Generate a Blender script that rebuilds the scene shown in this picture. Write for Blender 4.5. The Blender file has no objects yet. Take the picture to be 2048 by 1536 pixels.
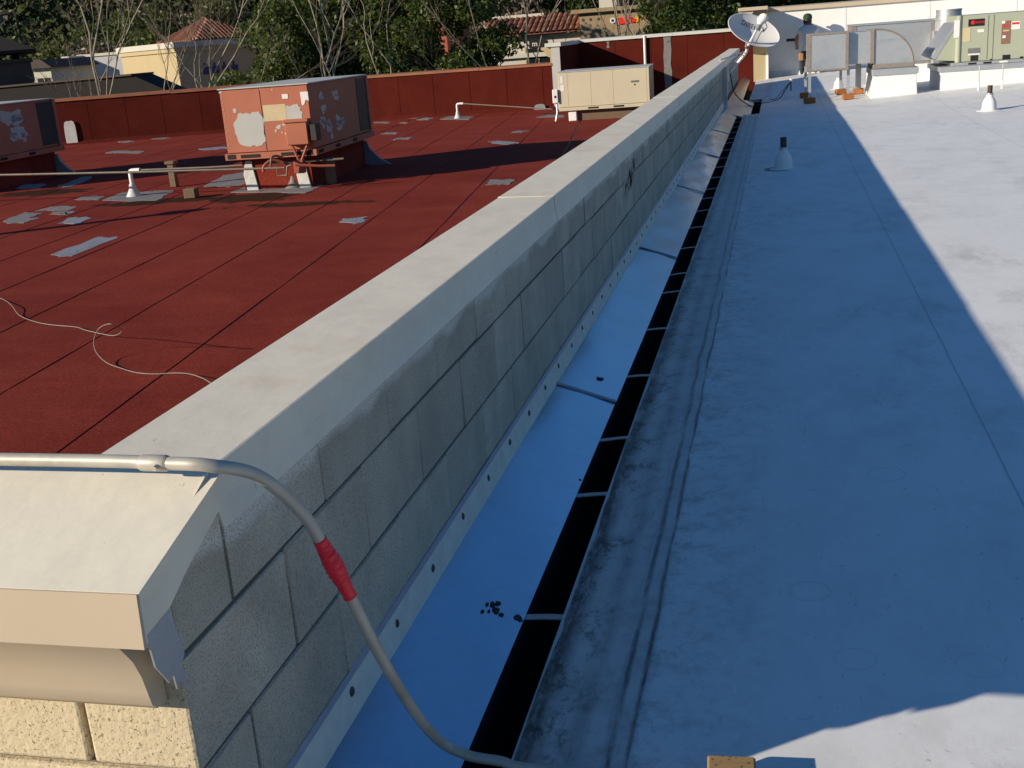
import bpy, bmesh, math, random
import numpy as np
from mathutils import Vector, Matrix
random.seed(7); rng = np.random.default_rng(7)
R = math.radians
sc = bpy.context.scene
col = sc.collection

# ------------------------------------------------------------------ camera
FPX = 2265.0                                     # focal length in photograph pixels (2048 wide)
CM = np.array([[0.9731412083139843, 0.21842512403869874, -0.07270937951782697],
               [-0.00377065805233983, -0.30067489599581104, -0.9537192401622938],
               [-0.2301781284549873, 0.9283776559711894, -0.2917755251462536]])
CC = np.array([0.878864813514954, -1.5305674302212795, 0.8563147931149654])
cam = bpy.data.cameras.new('camera'); camo = bpy.data.objects.new('camera', cam); col.objects.link(camo)
cam.sensor_width = 36; cam.lens = 36 * FPX / 2048; cam.clip_start = .05; cam.clip_end = 4000
r_, d_, f_ = CM
camo.matrix_world = Matrix(((r_[0], -d_[0], -f_[0], CC[0]), (r_[1], -d_[1], -f_[1], CC[1]), (r_[2], -d_[2], -f_[2], CC[2]), (0, 0, 0, 1)))
sc.camera = camo
sc.render.resolution_x, sc.render.resolution_y = 1024, 768

# ------------------------------------------------------------------ sky, sun, exposure
AZ = R(36); EL = R(20)                          # light travels towards +x +y
world = bpy.data.worlds.new('World'); sc.world = world; world.use_nodes = True
wn = world.node_tree.nodes; wl = world.node_tree.links
sky = wn.new('ShaderNodeTexSky'); sky.sky_type = 'NISHITA'; sky.sun_disc = False
sky.sun_elevation = EL; sky.sun_rotation = math.atan2(-math.cos(AZ), -math.sin(AZ)); sky.altitude = 100
sky.air_density = 1.5; sky.dust_density = .0; sky.ozone_density = 10.0
bg = wn['Background']; bg.inputs['Strength'].default_value = .08
wl.new(sky.outputs[0], bg.inputs['Color'])
sun = bpy.data.lights.new('sun', 'SUN'); sun.energy = 5.0; sun.angle = R(.53); sun.color = (1, .86, .68)
suno = bpy.data.objects.new('sun', sun); col.objects.link(suno)
suno.rotation_euler = Vector((math.cos(AZ) * math.cos(EL), math.sin(AZ) * math.cos(EL), -math.sin(EL))).to_track_quat('-Z', 'Y').to_euler()
suno.location = (-20, -20, 20)
vs = sc.view_settings; vs.view_transform = 'Standard'; vs.look = 'None'; vs.exposure = 0.34; vs.gamma = 1; vs.use_curve_mapping = False

# ------------------------------------------------------------------ pixel -> place
def ray(u, v): return CM.T @ np.array([(u - 1024) / FPX, (v - 768) / FPX, 1.])
def onx(u, v, x): d = ray(u, v); return Vector(CC + (x - CC[0]) / d[0] * d)
def ony(u, v, y): d = ray(u, v); return Vector(CC + (y - CC[1]) / d[1] * d)
def onz(u, v, z): d = ray(u, v); return Vector(CC + (z - CC[2]) / d[2] * d)

# ------------------------------------------------------------------ materials
class NT:
    def __init__(s, name):
        s.m = bpy.data.materials.new(name); s.m.use_nodes = True
        s.n = s.m.node_tree.nodes; s.l = s.m.node_tree.links; s.b = s.n['Principled BSDF']
        s.out = s.n['Material Output']
    def new(s, t, **k):
        o = s.n.new('ShaderNode' + t)
        for a, b in k.items(): setattr(o, a, b)
        return o
    def link(s, a, b): s.l.new(a, b)
    def val(s, sock, v):
        if hasattr(v, 'is_linked') or isinstance(v, bpy.types.NodeSocket): s.l.new(v, sock)
        else: sock.default_value = v
    def math(s, op, a, b=0., c=None, clamp=False):
        o = s.new('Math', operation=op, use_clamp=clamp); s.val(o.inputs[0], a); s.val(o.inputs[1], b)
        if c is not None: s.val(o.inputs[2], c)
        return o.outputs[0]
    def mix(s, f, a, b, bt='MIX'):
        o = s.new('Mix', data_type='RGBA', blend_type=bt); s.val(o.inputs[0], f)
        for i, v in ((6, a), (7, b)): s.val(o.inputs[i], (*v, 1) if isinstance(v, tuple) and len(v) == 3 else v)
        return o.outputs[2]
    def ramp(s, f, stops, interp='LINEAR'):
        o = s.new('ValToRGB'); s.val(o.inputs[0], f); e = o.color_ramp.elements; o.color_ramp.interpolation = interp
        while len(e) < len(stops): e.new(.5)
        for i, (p, c) in enumerate(stops):
            e[i].position = p; e[i].color = (c, c, c, 1) if not isinstance(c, tuple) else (*c, 1)
        return o.outputs[0]
    def coords(s, kind='Object', scale=(1, 1, 1), loc=(0, 0, 0)):
        if kind == 'World': src = s.new('NewGeometry').outputs['Position']
        else: src = s.new('TexCoord').outputs[kind]
        m = s.new('Mapping'); s.link(src, m.inputs[0]); m.inputs['Scale'].default_value = scale; m.inputs['Location'].default_value = loc
        return m.outputs[0]
    def noise(s, co, scale, detail=5, rough=.55, dist=0):
        o = s.new('TexNoise'); s.link(co, o.inputs['Vector']); o.inputs['Scale'].default_value = scale
        o.inputs['Detail'].default_value = detail; o.inputs['Roughness'].default_value = rough; o.inputs['Distortion'].default_value = dist
        return o.outputs['Fac']
    def voro(s, co, scale, feat='F1'):
        o = s.new('TexVoronoi', feature=feat); s.link(co, o.inputs['Vector']); o.inputs['Scale'].default_value = scale
        return o.outputs['Distance']
    def bump(s, h, strength=.3, dist=.01):
        o = s.new('Bump'); s.link(h, o.inputs['Height']); o.inputs['Strength'].default_value = strength; o.inputs['Distance'].default_value = dist
        s.link(o.outputs[0], s.b.inputs['Normal'])
    def base(s, c): s.val(s.b.inputs['Base Color'], (*c, 1) if isinstance(c, tuple) and len(c) == 3 else c)

def mul(c, k): return tuple(min(1, x * k) for x in c)
def mat(name, c, rough=.75, metal=0, var=.12, vs=2.5, bump=.15, bs=60, bd=.004, dirt=0, dirtc=(.05, .045, .04), dscale=1.2, space='Object', spec=.4, fine=.0):
    t = NT(name); co = t.coords(space)
    n = t.noise(co, vs, 6)
    out = t.mix(n, mul(c, 1 - var * 1.6), mul(c, 1 + var * 1.6))
    if fine:
        g = t.noise(co, 420, 2, .7)
        out = t.mix(t.ramp(g, [(.38, 1.), (.62, 0.)]), out, t.mix(fine, out, mul(c, .35)))
    if dirt:
        dn = t.noise(co, dscale, 8, .65, .6)
        out = t.mix(t.math('MULTIPLY', t.ramp(dn, [(.48, 0.), (.72, 1.)]), dirt), out, dirtc)
    t.base(out); t.b.inputs['Roughness'].default_value = rough; t.b.inputs['Metallic'].default_value = metal
    t.b.inputs['Specular IOR Level'].default_value = spec
    if bump: t.bump(t.noise(co, bs, 4, .6), bump, bd)
    return t.m

M = {}
# concrete block: pores, joints smear, light cement wash under the coping, tar splashes
def block_mat():
    t = NT('concrete_block'); w = t.coords('World'); rnd = t.new('ObjectInfo').outputs['Random']
    sep = t.new('SeparateXYZ'); t.link(w, sep.inputs[0])
    n = t.noise(w, 5, 7, .6)
    c = t.mix(t.ramp(n, [(.3, 0.), (.7, 1.)]), (.40, .37, .295), (.62, .575, .455))
    c = t.mix(t.math('MULTIPLY', rnd, .55), c, (.34, .315, .25))
    # cement wash: lighter, scalloped lower edge
    sc_ = t.noise(t.coords('World', (1, 1, .25)), 3.1, 3, .5)
    edge = t.math('ADD', .035, t.math('MULTIPLY', sc_, .13))
    wash = t.math('SUBTRACT', sep.outputs[2], edge)
    wash = t.ramp(t.math('MULTIPLY_ADD', wash, 18., .35), [(.3, 0.), (.7, 1.)])
    c = t.mix(t.math('MULTIPLY', wash, .85), c, (.74, .72, .65))
    pores = t.voro(w, 210); pm = t.ramp(pores, [(.10, 1.), (.24, 0.)])
    pn = t.ramp(t.noise(w, 30, 3), [(.36, .1), (.54, 1.)])
    pm2 = t.math('MULTIPLY', pm, pn)
    c = t.mix(t.math('MULTIPLY', pm2, .8), c, (.07, .066, .058))
    g = t.noise(w, 260, 2, .7); c = t.mix(t.ramp(g, [(.34, .6), (.52, 0.)]), c, (.16, .15, .13))
    # tar splashes near y = 5.3
    dy = t.math('SUBTRACT', sep.outputs[1], t.math('MULTIPLY_ADD', sep.outputs[2], 1.9, 5.42))
    dz = t.math('SUBTRACT', sep.outputs[2], .0)
    e = t.math('ADD', t.math('POWER', t.math('MULTIPLY', dy, 3.6), 2), t.math('POWER', t.math('MULTIPLY', dz, 7.5), 2))
    tn = t.noise(t.coords('World', (1, 1, .55)), 17, 4, .6)
    tar = t.ramp(t.math('SUBTRACT', tn, t.math('MULTIPLY', e, .2)), [(.44, 0.), (.48, 1.)])
    c = t.mix(tar, c, (.012, .012, .013))
    t.base(c); t.b.inputs['Roughness'].default_value = .92; t.b.inputs['Specular IOR Level'].default_value = .2
    h = t.math('SUBTRACT', t.math('MULTIPLY', t.noise(w, 120, 4, .65), .6), pm2)
    t.bump(h, .55, .003); return t.m
M['block'] = block_mat()
M['mortar'] = mat('mortar', (.115, .108, .092), .95, var=.25, vs=9, bump=.5, bs=90)
def cream_mat():
    t = NT('cream_split_block'); w = t.coords('World')
    n = t.noise(w, 6, 5); c = t.mix(n, (.52, .435, .285), (.61, .52, .36))
    pm = t.ramp(t.noise(w, 150, 3, .6, .4), [(.30, 1.), (.40, 0.)]); pn = t.ramp(t.noise(w, 30, 3), [(.36, .2), (.58, 1.)])
    pm = t.math('MULTIPLY', pm, pn)
    c = t.mix(t.math('MULTIPLY', pm, .55), c, (.27, .20, .11)); t.base(c)
    t.b.inputs['Roughness'].default_value = .9; t.b.inputs['Specular IOR Level'].default_value = .2
    h = t.math('SUBTRACT', t.math('MULTIPLY', t.noise(w, 80, 4), .7), t.math('MULTIPLY', pm, 1.3)); t.bump(h, .8, .005); return t.m
M['cream_block'] = cream_mat()
def coping_mat():
    t = NT('painted_coping'); w = t.coords('World')
    n = t.noise(w, 3, 7, .6); c = t.mix(n, (.71, .66, .52), (.80, .75, .605))
    st = t.noise(t.coords('World', (1.2, .5, 1)), 7, 10, .78, .15)
    c = t.mix(t.math('MULTIPLY', t.ramp(st, [(.44, 0.), (.66, 1.)]), .38), c, (.50, .47, .385))
    fl = t.noise(t.coords('World', (1.6, 1, 1)), 34, 3, .6, .8)
    c = t.mix(t.ramp(fl, [(.72, 0.), (.75, .8)]), c, (.33, .32, .30))
    rn = t.noise(w, 2.2, 4, .6); c = t.mix(t.math('MULTIPLY', t.ramp(rn, [(.60, 0.), (.75, 1.)]), .35), c, (.62, .44, .22))
    t.base(c); t.b.inputs['Roughness'].default_value = .55; t.bump(t.noise(w, 14, 5), .12, .01); return t.m
M['coping'] = coping_mat()
M['cornice'] = mat('painted_cornice', (.50, .41, .30), .55, var=.06, vs=3, bump=.05, bs=20)
# white membrane: mottled, scuffed, bucket rings
def membrane_mat(name, dirty=False):
    t = NT(name); w = t.coords('World'); sep = t.new('SeparateXYZ'); t.link(w, sep.inputs[0])
    n = t.noise(w, .9, 8, .62, .4); c = t.mix(n, (.67, .69, .68), (.77, .79, .78))
    m2 = t.noise(t.coords('World', (1, .6, 1)), 3.2, 10, .78, .15)
    c = t.mix(t.math('MULTIPLY', t.ramp(m2, [(.46, 0.), (.70, 1.)]), .42), c, (.46, .47, .455))
    sp = t.noise(t.coords('World', (1, .8, 1)), 38, 3, .65, 1.5)
    c = t.mix(t.ramp(sp, [(.675, 0.), (.71, .6)]), c, (.24, .23, .21))
    scr = t.noise(t.coords('World', (5, .6, 1)), 6, 3, .6, 1.8)
    c = t.mix(t.ramp(scr, [(.70, 0.), (.73, .35)]), c, (.33, .33, .31))
    fpn = t.noise(t.coords('World', (1.1, .55, 1)), 2.1, 10, .82, .1); fpm = t.ramp(t.noise(w, .8, 3), [(.45, 0.), (.62, 1.)]); c = t.mix(t.math('MULTIPLY', t.ramp(fpn, [(.50, 0.), (.60, .5)]), fpm), c, (.40, .40, .38))
    for (x, y, r) in ((1.04, .80, .045), (1.30, .79, .05), (.95, 1.12, .05), (1.2, 1.9, .055), (.80, 2.3, .05), (1.02, 3.1, .06)):
        dx = t.math('SUBTRACT', sep.outputs[0], x); dy = t.math('SUBTRACT', sep.outputs[1], y)
        d = t.math('SQRT', t.math('ADD', t.math('MULTIPLY', dx, dx), t.math('MULTIPLY', dy, dy)))
        k = t.math('ABSOLUTE', t.math('SUBTRACT', d, r))
        k = t.math('SUBTRACT', k, t.math('MULTIPLY', t.math('SUBTRACT', n, .5), .02))
        c = t.mix(t.ramp(k, [(.0015, .22), (.006, 0.)]), c, (.30, .29, .27))
    if not dirty:
        wv = t.math('MULTIPLY', t.math('SUBTRACT', t.noise(t.coords('World', (0, 1, 0)), 2.5, 4, .6), .5), .012)
        for x0 in (1.549, 3.119, 4.699):
            d = t.math('ABSOLUTE', t.math('SUBTRACT', t.math('ADD', sep.outputs[0], wv), x0)); c = t.mix(t.ramp(t.math('MULTIPLY', d, 10.), [(.015, .5), (.06, 0.)]), c, (.2, .2, .19))
        for y0 in (7.4, 12.2):
            d = t.math('ABSOLUTE', t.math('SUBTRACT', t.math('ADD', sep.outputs[1], wv), y0)); c = t.mix(t.ramp(t.math('MULTIPLY', d, 10.), [(.03, .3), (.12, 0.)]), c, (.3, .3, .29))
    if dirty:
        c = t.mix(.5, c, (.42, .42, .40))
        nx_ = t.math('MULTIPLY', t.math('SUBTRACT', t.noise(t.coords('World', (.3, .35, 1)), 5, 8, .65), .5), .045)
        xx_ = t.math('ADD', sep.outputs[0], nx_)
        def line(x0, w, k):
            d = t.math('ABSOLUTE', t.math('SUBTRACT', xx_, x0)); return t.math('MULTIPLY', t.ramp(t.math('DIVIDE', d, w), [(.2, 1.), (1., 0.)]), k)
        fade = t.ramp(t.math('MULTIPLY', sep.outputs[1], .1), [(.0, 1.), (.75, .45)])
        g = t.noise(t.coords('World', (2., .4, 1)), 9, 10, .78, .1)
        gm = t.ramp(g, [(.36, .25), (.54, 1.)])
        for x0, w_, k in ((.545, .011, .85), (.584, .009, .95), (.368, .05, 1.), (.47, .03, .35)):
            c = t.mix(t.math('MULTIPLY', t.math('MULTIPLY', line(x0, w_, k), gm), fade), c, (.07, .065, .06))
        g2 = t.noise(t.coords('World', (1.0, .6, 1)), 13, 10, .82, .15)
        lf = t.ramp(t.math('MULTIPLY', t.math('SUBTRACT', sep.outputs[0], .35), 5.), [(.2, 1.), (.9, .2)])
        c = t.mix(t.math('MULTIPLY', t.math('MULTIPLY', t.ramp(g2, [(.50, 0.), (.60, .95)]), fade), lf), c, (.05, .047, .042))
        bl = t.noise(w, 3.5, 9, .75, .1); c = t.mix(t.math('MULTIPLY', t.ramp(bl, [(.5, 0.), (.72, .7)]), fade), c, (.20, .19, .165))
        t.bump(t.noise(t.coords('World', (.6, 1.3, 1)), 12, 6, .6, .2), .4, .010)
    else:
        # grime fades out from the gutter strip
        near = t.ramp(t.math('MULTIPLY', t.math('SUBTRACT', sep.outputs[0], .55), 1.3), [(0., 1.), (.45, 0.)])
        g = t.noise(w, 14, 10, .8, .1); c = t.mix(t.math('MULTIPLY', t.math('MULTIPLY', t.ramp(g, [(.47, 0.), (.62, 1.)]), near), .6), c, (.20, .19, .17))
        t.bump(t.noise(w, 3, 5, .5), .10, .008)
    t.base(c); t.b.inputs['Roughness'].default_value = .55; t.b.inputs['Specular IOR Level'].default_value = .35; return t.m
M['membrane'] = membrane_mat('white_membrane'); M['membrane_dirty'] = membrane_mat('grimy_membrane', True)
# galvanised sheet
def galv(name, c=(.60, .62, .64), rough=.34, waves=.0, dirt=.3):
    t = NT(name); co = t.coords('World'); n = t.noise(co, 7, 6, .6)
    v = t.new('TexVoronoi'); t.link(co, v.inputs['Vector']); v.inputs['Scale'].default_value = 55
    sp = t.new('SeparateColor'); t.link(v.outputs['Color'], sp.inputs[0])
    k = t.mix(sp.outputs[0], mul(c, .96), mul(c, 1.03)); k = t.mix(t.math('MULTIPLY', t.ramp(n, [(.5, 0.), (.75, 1.)]), dirt), k, mul(c, .5))
    sm = t.noise(t.coords('World', (1.6, .45, 1)), 9, 6, .7, 1.5)
    k = t.mix(t.ramp(sm, [(.66, 0.), (.72, dirt)]), k, (.10, .10, .10))
    t.base(k); t.b.inputs['Metallic'].default_value = .97 if waves else .7
    t.link(t.ramp(n, [(.3, rough * (.97 if waves else .85)), (.7, rough * (1.04 if waves else 1.25))]), t.b.inputs['Roughness'])
    t.bump(t.noise(co, 1.3, 2, .4), .22 if waves else .08, .02 if waves else .01); return t.m
M['galv'] = galv('galvanised_steel', (.50, .52, .53), rough=.48); M['flash'] = galv('sky_tinted_flashing', (.44, .58, .71), .22, 1, .12)  # blue in the flashing's base colour stands for reflected sky
M['flash_bar'] = mat('sealed_bar', (.72, .69, .60), .6, var=.15, vs=20)
M['sealant'] = mat('grey_sealant', (.33, .36, .42), .5, var=.15, vs=15)
M['screw'] = mat('dark_screw', (.07, .075, .08), .5, .6)
M['gutter'] = mat('gutter_inside_shade', (.012, .012, .013), .8, bump=0)  # near-black colour deepens the shade inside the trough
M['emt'] = mat('conduit_steel', (.44, .42, .36), .5, .25, var=.2, vs=12, bump=.06, bs=80, dirt=.35, dirtc=(.22, .19, .13), dscale=14)
M['tape'] = mat('red_tape', (.80, .012, .035), .38, var=.15, vs=30, bump=.5, bs=70, bd=.006, spec=.5)
def wood_mat(name, c):
    t = NT(name); co = t.coords('Object', (1, 6, 6)); n = t.noise(co, 9, 6, .6, .6)
    k = t.mix(n, mul(c, .6), mul(c, 1.25)); v = t.voro(t.coords('Object', (1, 1, 1)), 70)
    k = t.mix(t.ramp(v, [(.16, .8), (.26, 0.)]), k, mul(c, .25)); t.base(k); t.b.inputs['Roughness'].default_value = .85
    t.bump(n, .4, .004); return t.m
M['wood'] = wood_mat('treated_wood', (.30, .19, .08)); M['oldwood'] = wood_mat('weathered_wood', (.17, .115, .07))
M['redwood'] = wood_mat('redwood_block', (.36, .13, .035))
# red mineral roofing
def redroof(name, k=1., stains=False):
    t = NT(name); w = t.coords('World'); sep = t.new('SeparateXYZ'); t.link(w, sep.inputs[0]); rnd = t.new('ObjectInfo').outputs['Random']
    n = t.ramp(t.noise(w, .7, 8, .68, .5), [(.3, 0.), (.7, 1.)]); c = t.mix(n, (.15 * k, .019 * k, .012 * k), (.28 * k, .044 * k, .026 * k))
    c = t.mix(t.math('MULTIPLY', rnd, .25), c, (.17 * k, .022 * k, .016 * k))
    f = t.noise(t.coords('World', (.3, 1.4, 1)), 1.1, 6, .6, .5); c = t.mix(t.math('MULTIPLY', t.ramp(f, [(.52, 0.), (.72, 1.)]), .3), c, (.28 * k, .070 * k, .045 * k))
    g = t.noise(w, 150, 3, .85); c = t.mix(t.ramp(g, [(.36, .85), (.52, 0.)]), c, (.06 * k, .008 * k, .008 * k)); c = t.mix(t.ramp(g, [(.55, 0.), (.66, .5)]), c, (.40 * k, .115 * k, .075 * k))
    md = t.noise(w, 70, 6, .8, .1); c = t.mix(t.ramp(md, [(.40, .55), (.52, 0.)]), c, (.09 * k, .011 * k, .009 * k)); c = t.mix(t.ramp(md, [(.53, 0.), (.66, .35)]), c, (.34 * k, .085 * k, .055 * k))
    if stains:
        for (x, y, a, b) in stains:
            dx = t.math('MULTIPLY', t.math('SUBTRACT', sep.outputs[0], x), 1 / a); dy = t.math('MULTIPLY', t.math('SUBTRACT', sep.outputs[1], y), 1 / b)
            e = t.math('ADD', t.math('MULTIPLY', dx, dx), t.math('MULTIPLY', dy, dy))
            sn = t.noise(w, 2.6, 6, .65, 1.5)
            m = t.ramp(t.math('SUBTRACT', t.math('MULTIPLY', sn, 1.6), t.math('MULTIPLY', e, .5)), [(.43, 0.), (.52, .92)])
            c = t.mix(m, c, (.030, .016, .008))
    t.base(c); t.b.inputs['Roughness'].default_value = .95; t.b.inputs['Specular IOR Level'].default_value = .06; t.bump(g, .5, .004); return t.m
ZRED = -.92
def st_(u, v, a, b): q = onz(u, v, ZRED); return (q.x, q.y, a, b)
M['redroof'] = redroof('red_mineral_roofing', 1.08, [st_(505, 395, .9, .55), st_(345, 400, .95, .35), st_(90, 385, 1.0, .5), st_(600, 408, 1.2, .22), st_(265, 408, .7, .25)])
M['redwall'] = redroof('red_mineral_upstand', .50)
M['bitumen'] = mat('black_bitumen', (.018, .012, .011), .6, var=.3, vs=8)
def patch_mat(name, c):
    t = NT(name); w = t.coords('World'); n = t.noise(t.coords('World', (1.5, .5, 1.)), 6, 7, .65, .6)
    k = t.mix(n, mul(c, .62), mul(c, 1.2)); s = t.noise(w, 18, 5, .7, 1.); k = t.mix(t.ramp(s, [(.60, 0.), (.68, .6)]), k, mul(c, .35))
    t.base(k); t.b.inputs['Roughness'].default_value = .7; t.bump(n, .4, .01)
    if name != 'pale_sealant':
        hn = t.noise(t.coords('World', (1., .6, 1.)), 9, 8, .75, .8); tr = t.new('BsdfTransparent'); ms = t.new('MixShader'); t.link(t.ramp(hn, [(.58, 0.), (.64, 1.)]), ms.inputs[0])
        t.link(t.b.outputs[0], ms.inputs[1]); t.link(tr.outputs[0], ms.inputs[2]); t.link(ms.outputs[0], t.out.inputs[0])
    return t.m
M['patch'] = patch_mat('aluminium_coating', (.20, .195, .185)); M['patch_white'] = patch_mat('pale_sealant', (.62, .62, .58)); M['patch_blue'] = patch_mat('shiny_coating', (.23, .25, .28))
M['whitepaint'] = mat('white_coating', (.78, .77, .74), .6, var=.06, vs=4, bump=.2, bs=25, bd=.006)
M['salmon'] = mat('salmon_paint', (.40, .132, .072), .6, var=.10, vs=2.2, bump=.05, bs=12, dirt=.22, dirtc=(.30, .09, .055), dscale=1.6)
M['peel'] = mat('bare_grey_sheet', (.44, .45, .42), .5, var=.06, vs=4, bump=.05)
M['tan'] = mat('tan_label', (.55, .45, .27), .7, var=.1, vs=8); M['paper'] = mat('white_label', (.72, .72, .69), .6, var=.05)
M['darkvoid'] = mat('dark_opening', (.012, .012, .012), .8, bump=0)
M['coil'] = mat('coil_fins', (.045, .04, .04), .6, .3, var=.3, vs=40)
M['beige'] = mat('beige_enamel', (.56, .50, .36), .5, var=.05, vs=1.8, bump=.05, bs=10, dirt=.30, dirtc=(.42, .39, .33), dscale=1.5)
M['greygreen'] = mat('grey_green_enamel', (.36, .385, .29), .45, var=.03, vs=2, bump=.03, bs=10)
M['black'] = mat('black_plastic', (.012, .012, .013), .45, bump=0); M['redlogo'] = mat('red_print', (.65, .02, .015), .5, bump=0)
M['brownlabel'] = mat('brown_label', (.24, .12, .085), .6, var=.3, vs=60, bump=0); M['greylabel'] = mat('grey_label', (.16, .16, .15), .6, var=.4, vs=70, bump=0)
M['mastic'] = mat('brown_duct_mastic', (.23, .205, .18), .8, var=.25, vs=30, bump=.5, bs=40, bd=.008)
M['castiron'] = mat('rusty_iron', (.055, .04, .035), .8, var=.4, vs=20, bump=.3, bs=60)
M['pipe_old'] = mat('old_gas_pipe', (.15, .13, .10), .6, .3, var=.3, vs=8)
M['pipe_red'] = mat('red_painted_pipe', (.33, .085, .045), .6, var=.2, vs=12)
M['cable'] = mat('black_cable', (.012, .012, .014), .5, bump=0); M['wire'] = mat('grey_wire', (.24, .215, .175), .5, var=.15, vs=10)
M['dish'] = mat('dish_grey', (.62, .62, .61), .45, var=.04, vs=3, bump=0); M['lettering'] = mat('dark_lettering', (.07, .07, .08), .5, bump=0)
M['brown_edge'] = mat('rusty_edge_metal', (.30, .105, .045), .6, var=.3, vs=2.5, dirt=.6, dirtc=(.18, .12, .05), dscale=1.1, space='World')
M['pale_edge'] = mat('pale_edge_metal', (.55, .55, .50), .5, var=.08, vs=2)
M['stucco'] = mat('cream_stucco', (.43, .35, .20), .9, var=.06, vs=2, bump=.3, bs=30); M['stucco_tan'] = mat('tan_stucco', (.29, .22, .135), .9, var=.06, vs=2)
M['stucco_white'] = mat('white_stucco', (.50, .48, .41), .9, var=.05, vs=2); M['stucco_brown'] = mat('brown_stucco', (.075, .055, .045), .9, var=.1)
M['stucco_grey'] = mat('grey_stucco', (.40, .41, .42), .9, var=.05); M['dark_shaded'] = mat('shaded_dark_shingle', (.013, .010, .009), .9, var=.3, vs=6)  # near-black shingle colour includes the shadow on low building and pavilion
M['blue_sign'] = mat('blue_letters', (.02, .025, .13), .5, bump=0); M['yellow'] = mat('yellow_sign', (.70, .42, .02), .5, bump=0); M['glass'] = mat('dark_glass', (.015, .017, .02), .08, var=.1, bump=0, spec=.6)
def tile_mat():
    t = NT('clay_tile'); w = t.coords('World'); g = t.new('NewGeometry').outputs['Random Per Island']
    c = t.ramp(g, [(0., (.17, .058, .03)), (.45, (.28, .105, .052)), (.8, (.36, .17, .09)), (1., (.13, .055, .036))]); t.base(c)
    t.b.inputs['Roughness'].default_value = .85; t.bump(t.noise(w, 20, 4), .3, .01); return t.m
M['tile'] = tile_mat()
M['asphalt'] = mat('asphalt', (.055, .055, .055), .9, var=.2, vs=.3, bump=.3, bs=20, space='World')
M['hillsoil'] = mat('hill_soil', (.060, .056, .034), .95, var=.5, vs=.06, bump=0, space='World')
def leaf_mat(name, stops, trans=.25):
    t = NT(name); g = t.new('NewGeometry').outputs['Random Per Island']; c = t.ramp(g, stops)
    t.base(c); t.b.inputs['Roughness'].default_value = .5; t.b.inputs['Specular IOR Level'].default_value = .35
    tr = t.new('BsdfTranslucent'); t.link(t.mix(.5, c, (.30, .34, .05)), tr.inputs[0]); ms = t.new('MixShader'); ms.inputs[0].default_value = trans
    t.link(t.b.outputs[0], ms.inputs[1]); t.link(tr.outputs[0], ms.inputs[2]); t.link(ms.outputs[0], t.out.inputs[0]); return t.m
M['leaf'] = leaf_mat('evergreen_leaf', [(0., (.018, .034, .008)), (.5, (.040, .072, .014)), (.85, (.068, .105, .02)), (1., (.13, .135, .028))])
M['leaf_olive'] = leaf_mat('olive_leaf', [(0., (.03, .038, .010)), (.6, (.066, .074, .017)), (1., (.13, .12, .025))])
M['leaf_twig'] = leaf_mat('brown_twig_haze', [(0., (.07, .055, .04)), (.6, (.13, .10, .075)), (1., (.19, .15, .11))], .1)
def wood_tone():
    t = NT('hill_foliage'); a = t.new('Attribute', attribute_name='tone'); g = t.new('NewGeometry').outputs['Random Per Island']
    c = t.ramp(a.outputs['Fac'], [(0., (.014, .026, .012)), (.35, (.036, .054, .019)), (.6, (.070, .078, .026)), (.8, (.10, .080, .052)), (1., (.15, .12, .095))])
    c = t.mix(t.math('MULTIPLY', g, .5), c, t.mix(.5, c, (0., 0., 0.))); t.base(c); t.b.inputs['Roughness'].default_value = .8; t.b.inputs['Specular IOR Level'].default_value = .1; return t.m
M['hillwood'] = wood_tone()
M['bark_pale'] = mat('pale_bark', (.27, .23, .165), .85, var=.35, vs=4, bump=.2, bs=20); M['bark'] = mat('brown_bark', (.10, .075, .05), .9, var=.3, vs=6)
M['skin'] = mat('skin', (.24, .13, .085), .55, var=.05, bump=0); M['shirt'] = mat('pale_shirt', (.62, .58, .55), .9, var=.1, vs=8, bump=.4, bs=14, bd=.02); M['jeans'] = mat('dark_trousers', (.035, .04, .055), .9, var=.2, bump=.3, bs=20, bd=.01)
M['capgreen'] = mat('dark_green_cap', (.018, .045, .02), .8, bump=0); M['leather'] = mat('tool_pouch_leather', (.36, .17, .055), .6, bump=0)

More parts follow.
